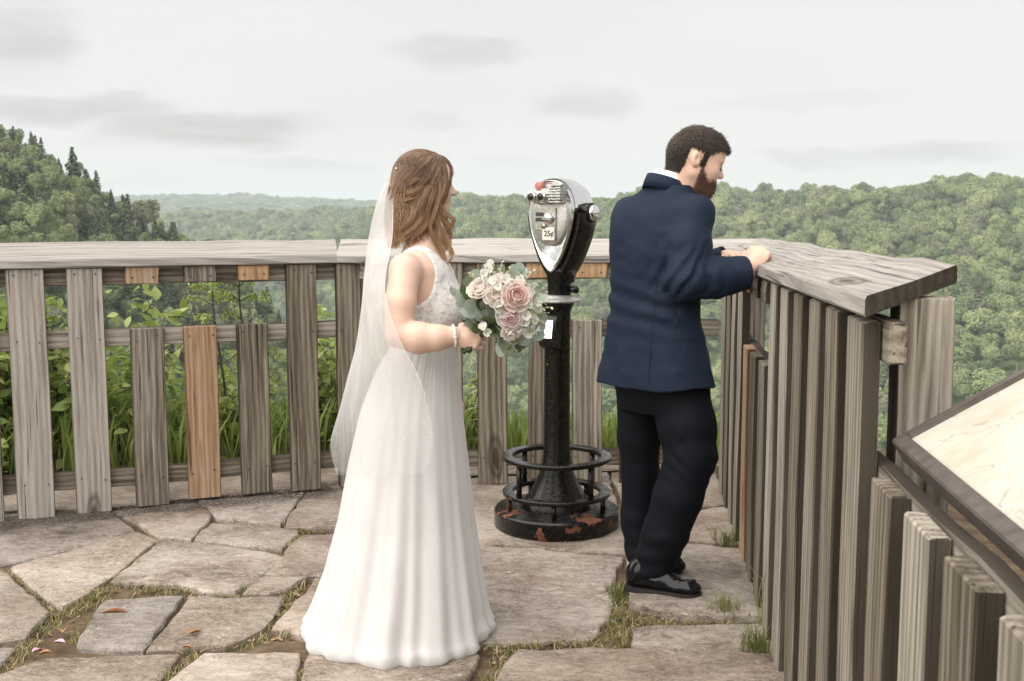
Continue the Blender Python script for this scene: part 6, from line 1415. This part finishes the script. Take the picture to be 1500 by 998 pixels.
rose(757, 433, 3.555, .040, 'rosepink', (.20, -.92, .18)); rose(747, 465, 3.56, .032, 'rosemid', (.05, -.95, -.05)); rose(702, 420, 3.60, .034, 'rosepale', (-.35, -.6, .7)); rose(726, 433, 3.57, .031, 'rosepale', (.0, -.9, .35)); rose(748, 488, 3.575, .026, 'rosepale', (.2, -.8, -.5)); rose(735, 408, 3.62, .026, 'rosepale', (0, -.5, .85))
def blossom(u, v, Y, rad):
    c = D(u, v, Y); ax = np.array([rb_.normal() * .5, -1, rb_.normal() * .5 + .2]); ax /= np.linalg.norm(ax); x, y, _ = frame(ax)
    v_, f_ = tube([c - ax * rad * .6, c], [rad * .08, rad * .18], 6); bl = mesh('blossom', v_, f_, M['sprig'], bq)
    for k in range(5):
        a = k * 1.257 + rb_.normal() * .12; e = x * math.cos(a) + y * math.sin(a); tl = 1.15 + rb_.normal() * .15; Z_ = ax * math.cos(tl) + e * math.sin(tl); Yd = ax * math.sin(tl) - e * math.cos(tl); X_ = np.cross(Yd, Z_)
        o = bpy.data.objects.new('petal', PM_['white']); link(o, bl); o.matrix_local = mat4(X_, -Yd, Z_, c - base, rad)
for u, v, r_2 in [(714, 393, .018), (719, 386, .014), (708, 401, .015), (724, 412, .018), (740, 410, .017), (763, 409, .016), (770, 417, .015), (786, 443, .017), (779, 428, .015), (766, 474, .022), (761, 481, .018), (776, 486, .022), (783, 482, .018), (770, 463, .018), (727, 452, .020), (733, 446, .017), (708, 480, .017), (713, 487, .015), (730, 420, .016), (745, 419, .014), (752, 412, .014), (790, 452, .014), (729, 463, .016), (781, 470, .018), (736, 460, .014), (774, 447, .015)]:
    d2 = ((u - 740) / 60) ** 2 + ((v - 445) / 65) ** 2; blossom(u, v, 3.66 - .105 * math.sqrt(max(.02, 1 - d2)), r_2)
def round_leaf(name, mt, w_=.9, lob=0.0):
    a = np.linspace(0, 2 * math.pi, 15)[:-1]; V = [(0, .5, 0.02)] + [(math.sin(x) * .5 * w_ * (1 + lob * math.cos(5 * x)), .5 - math.cos(x) * .5 * (1 + lob * math.cos(5 * x)), .07 * math.sin(x) ** 2 - .05 * math.cos(x)) for x in a]
    F = [(0, 1 + i, 1 + (i + 1) % 14) for i in range(14)]; me = bpy.data.meshes.new(name); me.from_pydata(V, [], F); me.materials.append(mt); me.polygons.foreach_set('use_smooth', np.ones(14, dtype=bool)); me.update(); return me
RL_ = [round_leaf('leaf', M['euca'], .92), round_leaf('leaf', M['euca'], .85, .13), round_leaf('leaf', M['eucadark'], .9), round_leaf('leaf', M['euca'], .6)]
hub = D(718, 478, 3.66)
def bleaf(u, v, Y, size, kind, face=None):
    c = D(u, v, Y); d = c - hub; d = d / np.linalg.norm(d) + rb_.normal(size=3) * .25; d /= np.linalg.norm(d); n = np.array([rb_.normal() * .5, -1, .5 + rb_.normal() * .4]); x = np.cross(d, n); x /= np.linalg.norm(x); n = np.cross(x, d)
    o = bpy.data.objects.new('leaf', RL_[kind]); link(o, bq); o.matrix_local = mat4(x, d, n, c - d * size * .5 - base, size)
for u, v, s_, k in [(696, 406, .055, 0), (668, 430, .048, 3), (664, 427, .04, 3), (684, 431, .046, 2), (682, 424, .044, 2), (676, 440, .05, 0), (699, 436, .062, 1), (714, 446, .066, 1), (691, 447, .055, 0), (686, 458, .058, 0), (694, 466, .060, 0), (690, 474, .05, 1), (703, 458, .05, 3), (709, 462, .055, 3), (702, 472, .052, 0), (716, 468, .055, 2), (722, 474, .05, 2), (730, 482, .055, 2), (726, 490, .052, 2), (734, 474, .05, 2), (740, 500, .058, 2), (733, 511, .055, 3), (744, 508, .056, 2), (756, 507, .05, 2), (762, 504, .042, 2), (766, 496, .055, 0), (772, 500, .045, 0), (786, 489, .055, 0), (780, 476, .048, 0), (790, 478, .045, 0), (794, 466, .045, 0), (752, 498, .045, 2), (712, 410, .045, 0), (735, 396, .04, 2), (753, 396, .04, 0), (760, 392, .036, 0), (766, 398, .035, 0), (740, 440, .045, 0), (738, 452, .045, 2), (792, 438, .045, 0), (780, 420, .04, 3), (708, 428, .05, 0), (720, 424, .045, 0), (750, 452, .045, 2), (770, 455, .045, 0), (688, 415, .045, 2), (678, 450, .055, 1), (698, 480, .045, 2), (718, 484, .045, 2), (758, 486, .045, 0), (704, 445, .05, 2), (722, 458, .05, 0), (745, 428, .045, 2), (775, 436, .045, 0)]:
    d2 = ((u - 735) / 66) ** 2 + ((v - 450) / 70) ** 2; bleaf(u, v, 3.68 - .085 * math.sqrt(max(.02, 1 - d2)) + rb_.uniform(0, .03), s_, k)
def sprig(pts, n, ls, mt='sprig'):
    P = catmull([D(*p) for p in pts], 14); mb = MB(); mb.add(*tube(P, np.linspace(.0022, .0008, 14), 5, False))
    for k in range(n):
        i = int(4 + k * 9.9 / n); d = (P[min(i + 1, 13)] - P[i - 1]); d /= np.linalg.norm(d); s2_ = rb_.normal(size=3); s2_ -= d * (s2_ @ d); s2_ /= np.linalg.norm(s2_); Mx = leaf_frame(d * .6 + s2_, rb_); mb.add((LEAFV * (1.1, 1, 1) * ls * rb_.uniform(.7, 1.2)) @ Mx.T + P[i] + d * rb_.uniform(0, .006), LEAFF)
    mb.build('sprig', M[mt], bq)
for tip, n, l, mt in [((723, 385), 16, .013, 'sprig'), ((716, 386), 14, .012, 'white'), ((762, 390), 14, .014, 'euca'), ((770, 398), 14, .011, 'sprig'), ((793, 409), 16, .011, 'sprig'), ((797, 427), 14, .011, 'sprig'), ((806, 450), 18, .012, 'sprig'), ((800, 458), 16, .012, 'sprig'), ((792, 470), 14, .012, 'sprig'), ((747, 395), 12, .012, 'sprig'), ((735, 418), 14, .012, 'sprig'), ((778, 450), 16, .012, 'sprig'), ((766, 422), 14, .011, 'sprig'), ((738, 428), 12, .011, 'sprig'), ((785, 435), 14, .012, 'sprig'), ((770, 478), 12, .011, 'sprig'), ((808, 440), 16, .012, 'sprig'), ((800, 420), 16, .012, 'sprig'), ((780, 398), 14, .013, 'white'), ((735, 384), 14, .012, 'white'), ((700, 396), 12, .014, 'euca'), ((803, 470), 14, .012, 'euca'), ((795, 488), 12, .013, 'euca'), ((757, 515), 12, .014, 'euca'), ((690, 402), 12, .014, 'sprig'), ((788, 415), 14, .012, 'white')]:
    sprig([(722, 474, 3.64), ((722 + tip[0]) / 2, (474 + tip[1]) / 2 - 4, 3.60), (tip[0], tip[1], 3.585)], n, l, mt)
for k in range(16):
    a, b = rb_.uniform(-7, 7), rb_.uniform(-.02, .02); P = [D(683 + a * .9 + rb_.uniform(-2, 2), 517 + rb_.uniform(-5, 4), 3.655 + b), D(702 + a * .35, 495, 3.668 + b * .35), D(722 + a * 1.3, 472, 3.655 + b * 1.4)]
    v_, f_ = tube(catmull(P, 8), .0032, 6); mesh('flower_stem', v_, f_, M['bqstem'], bq)
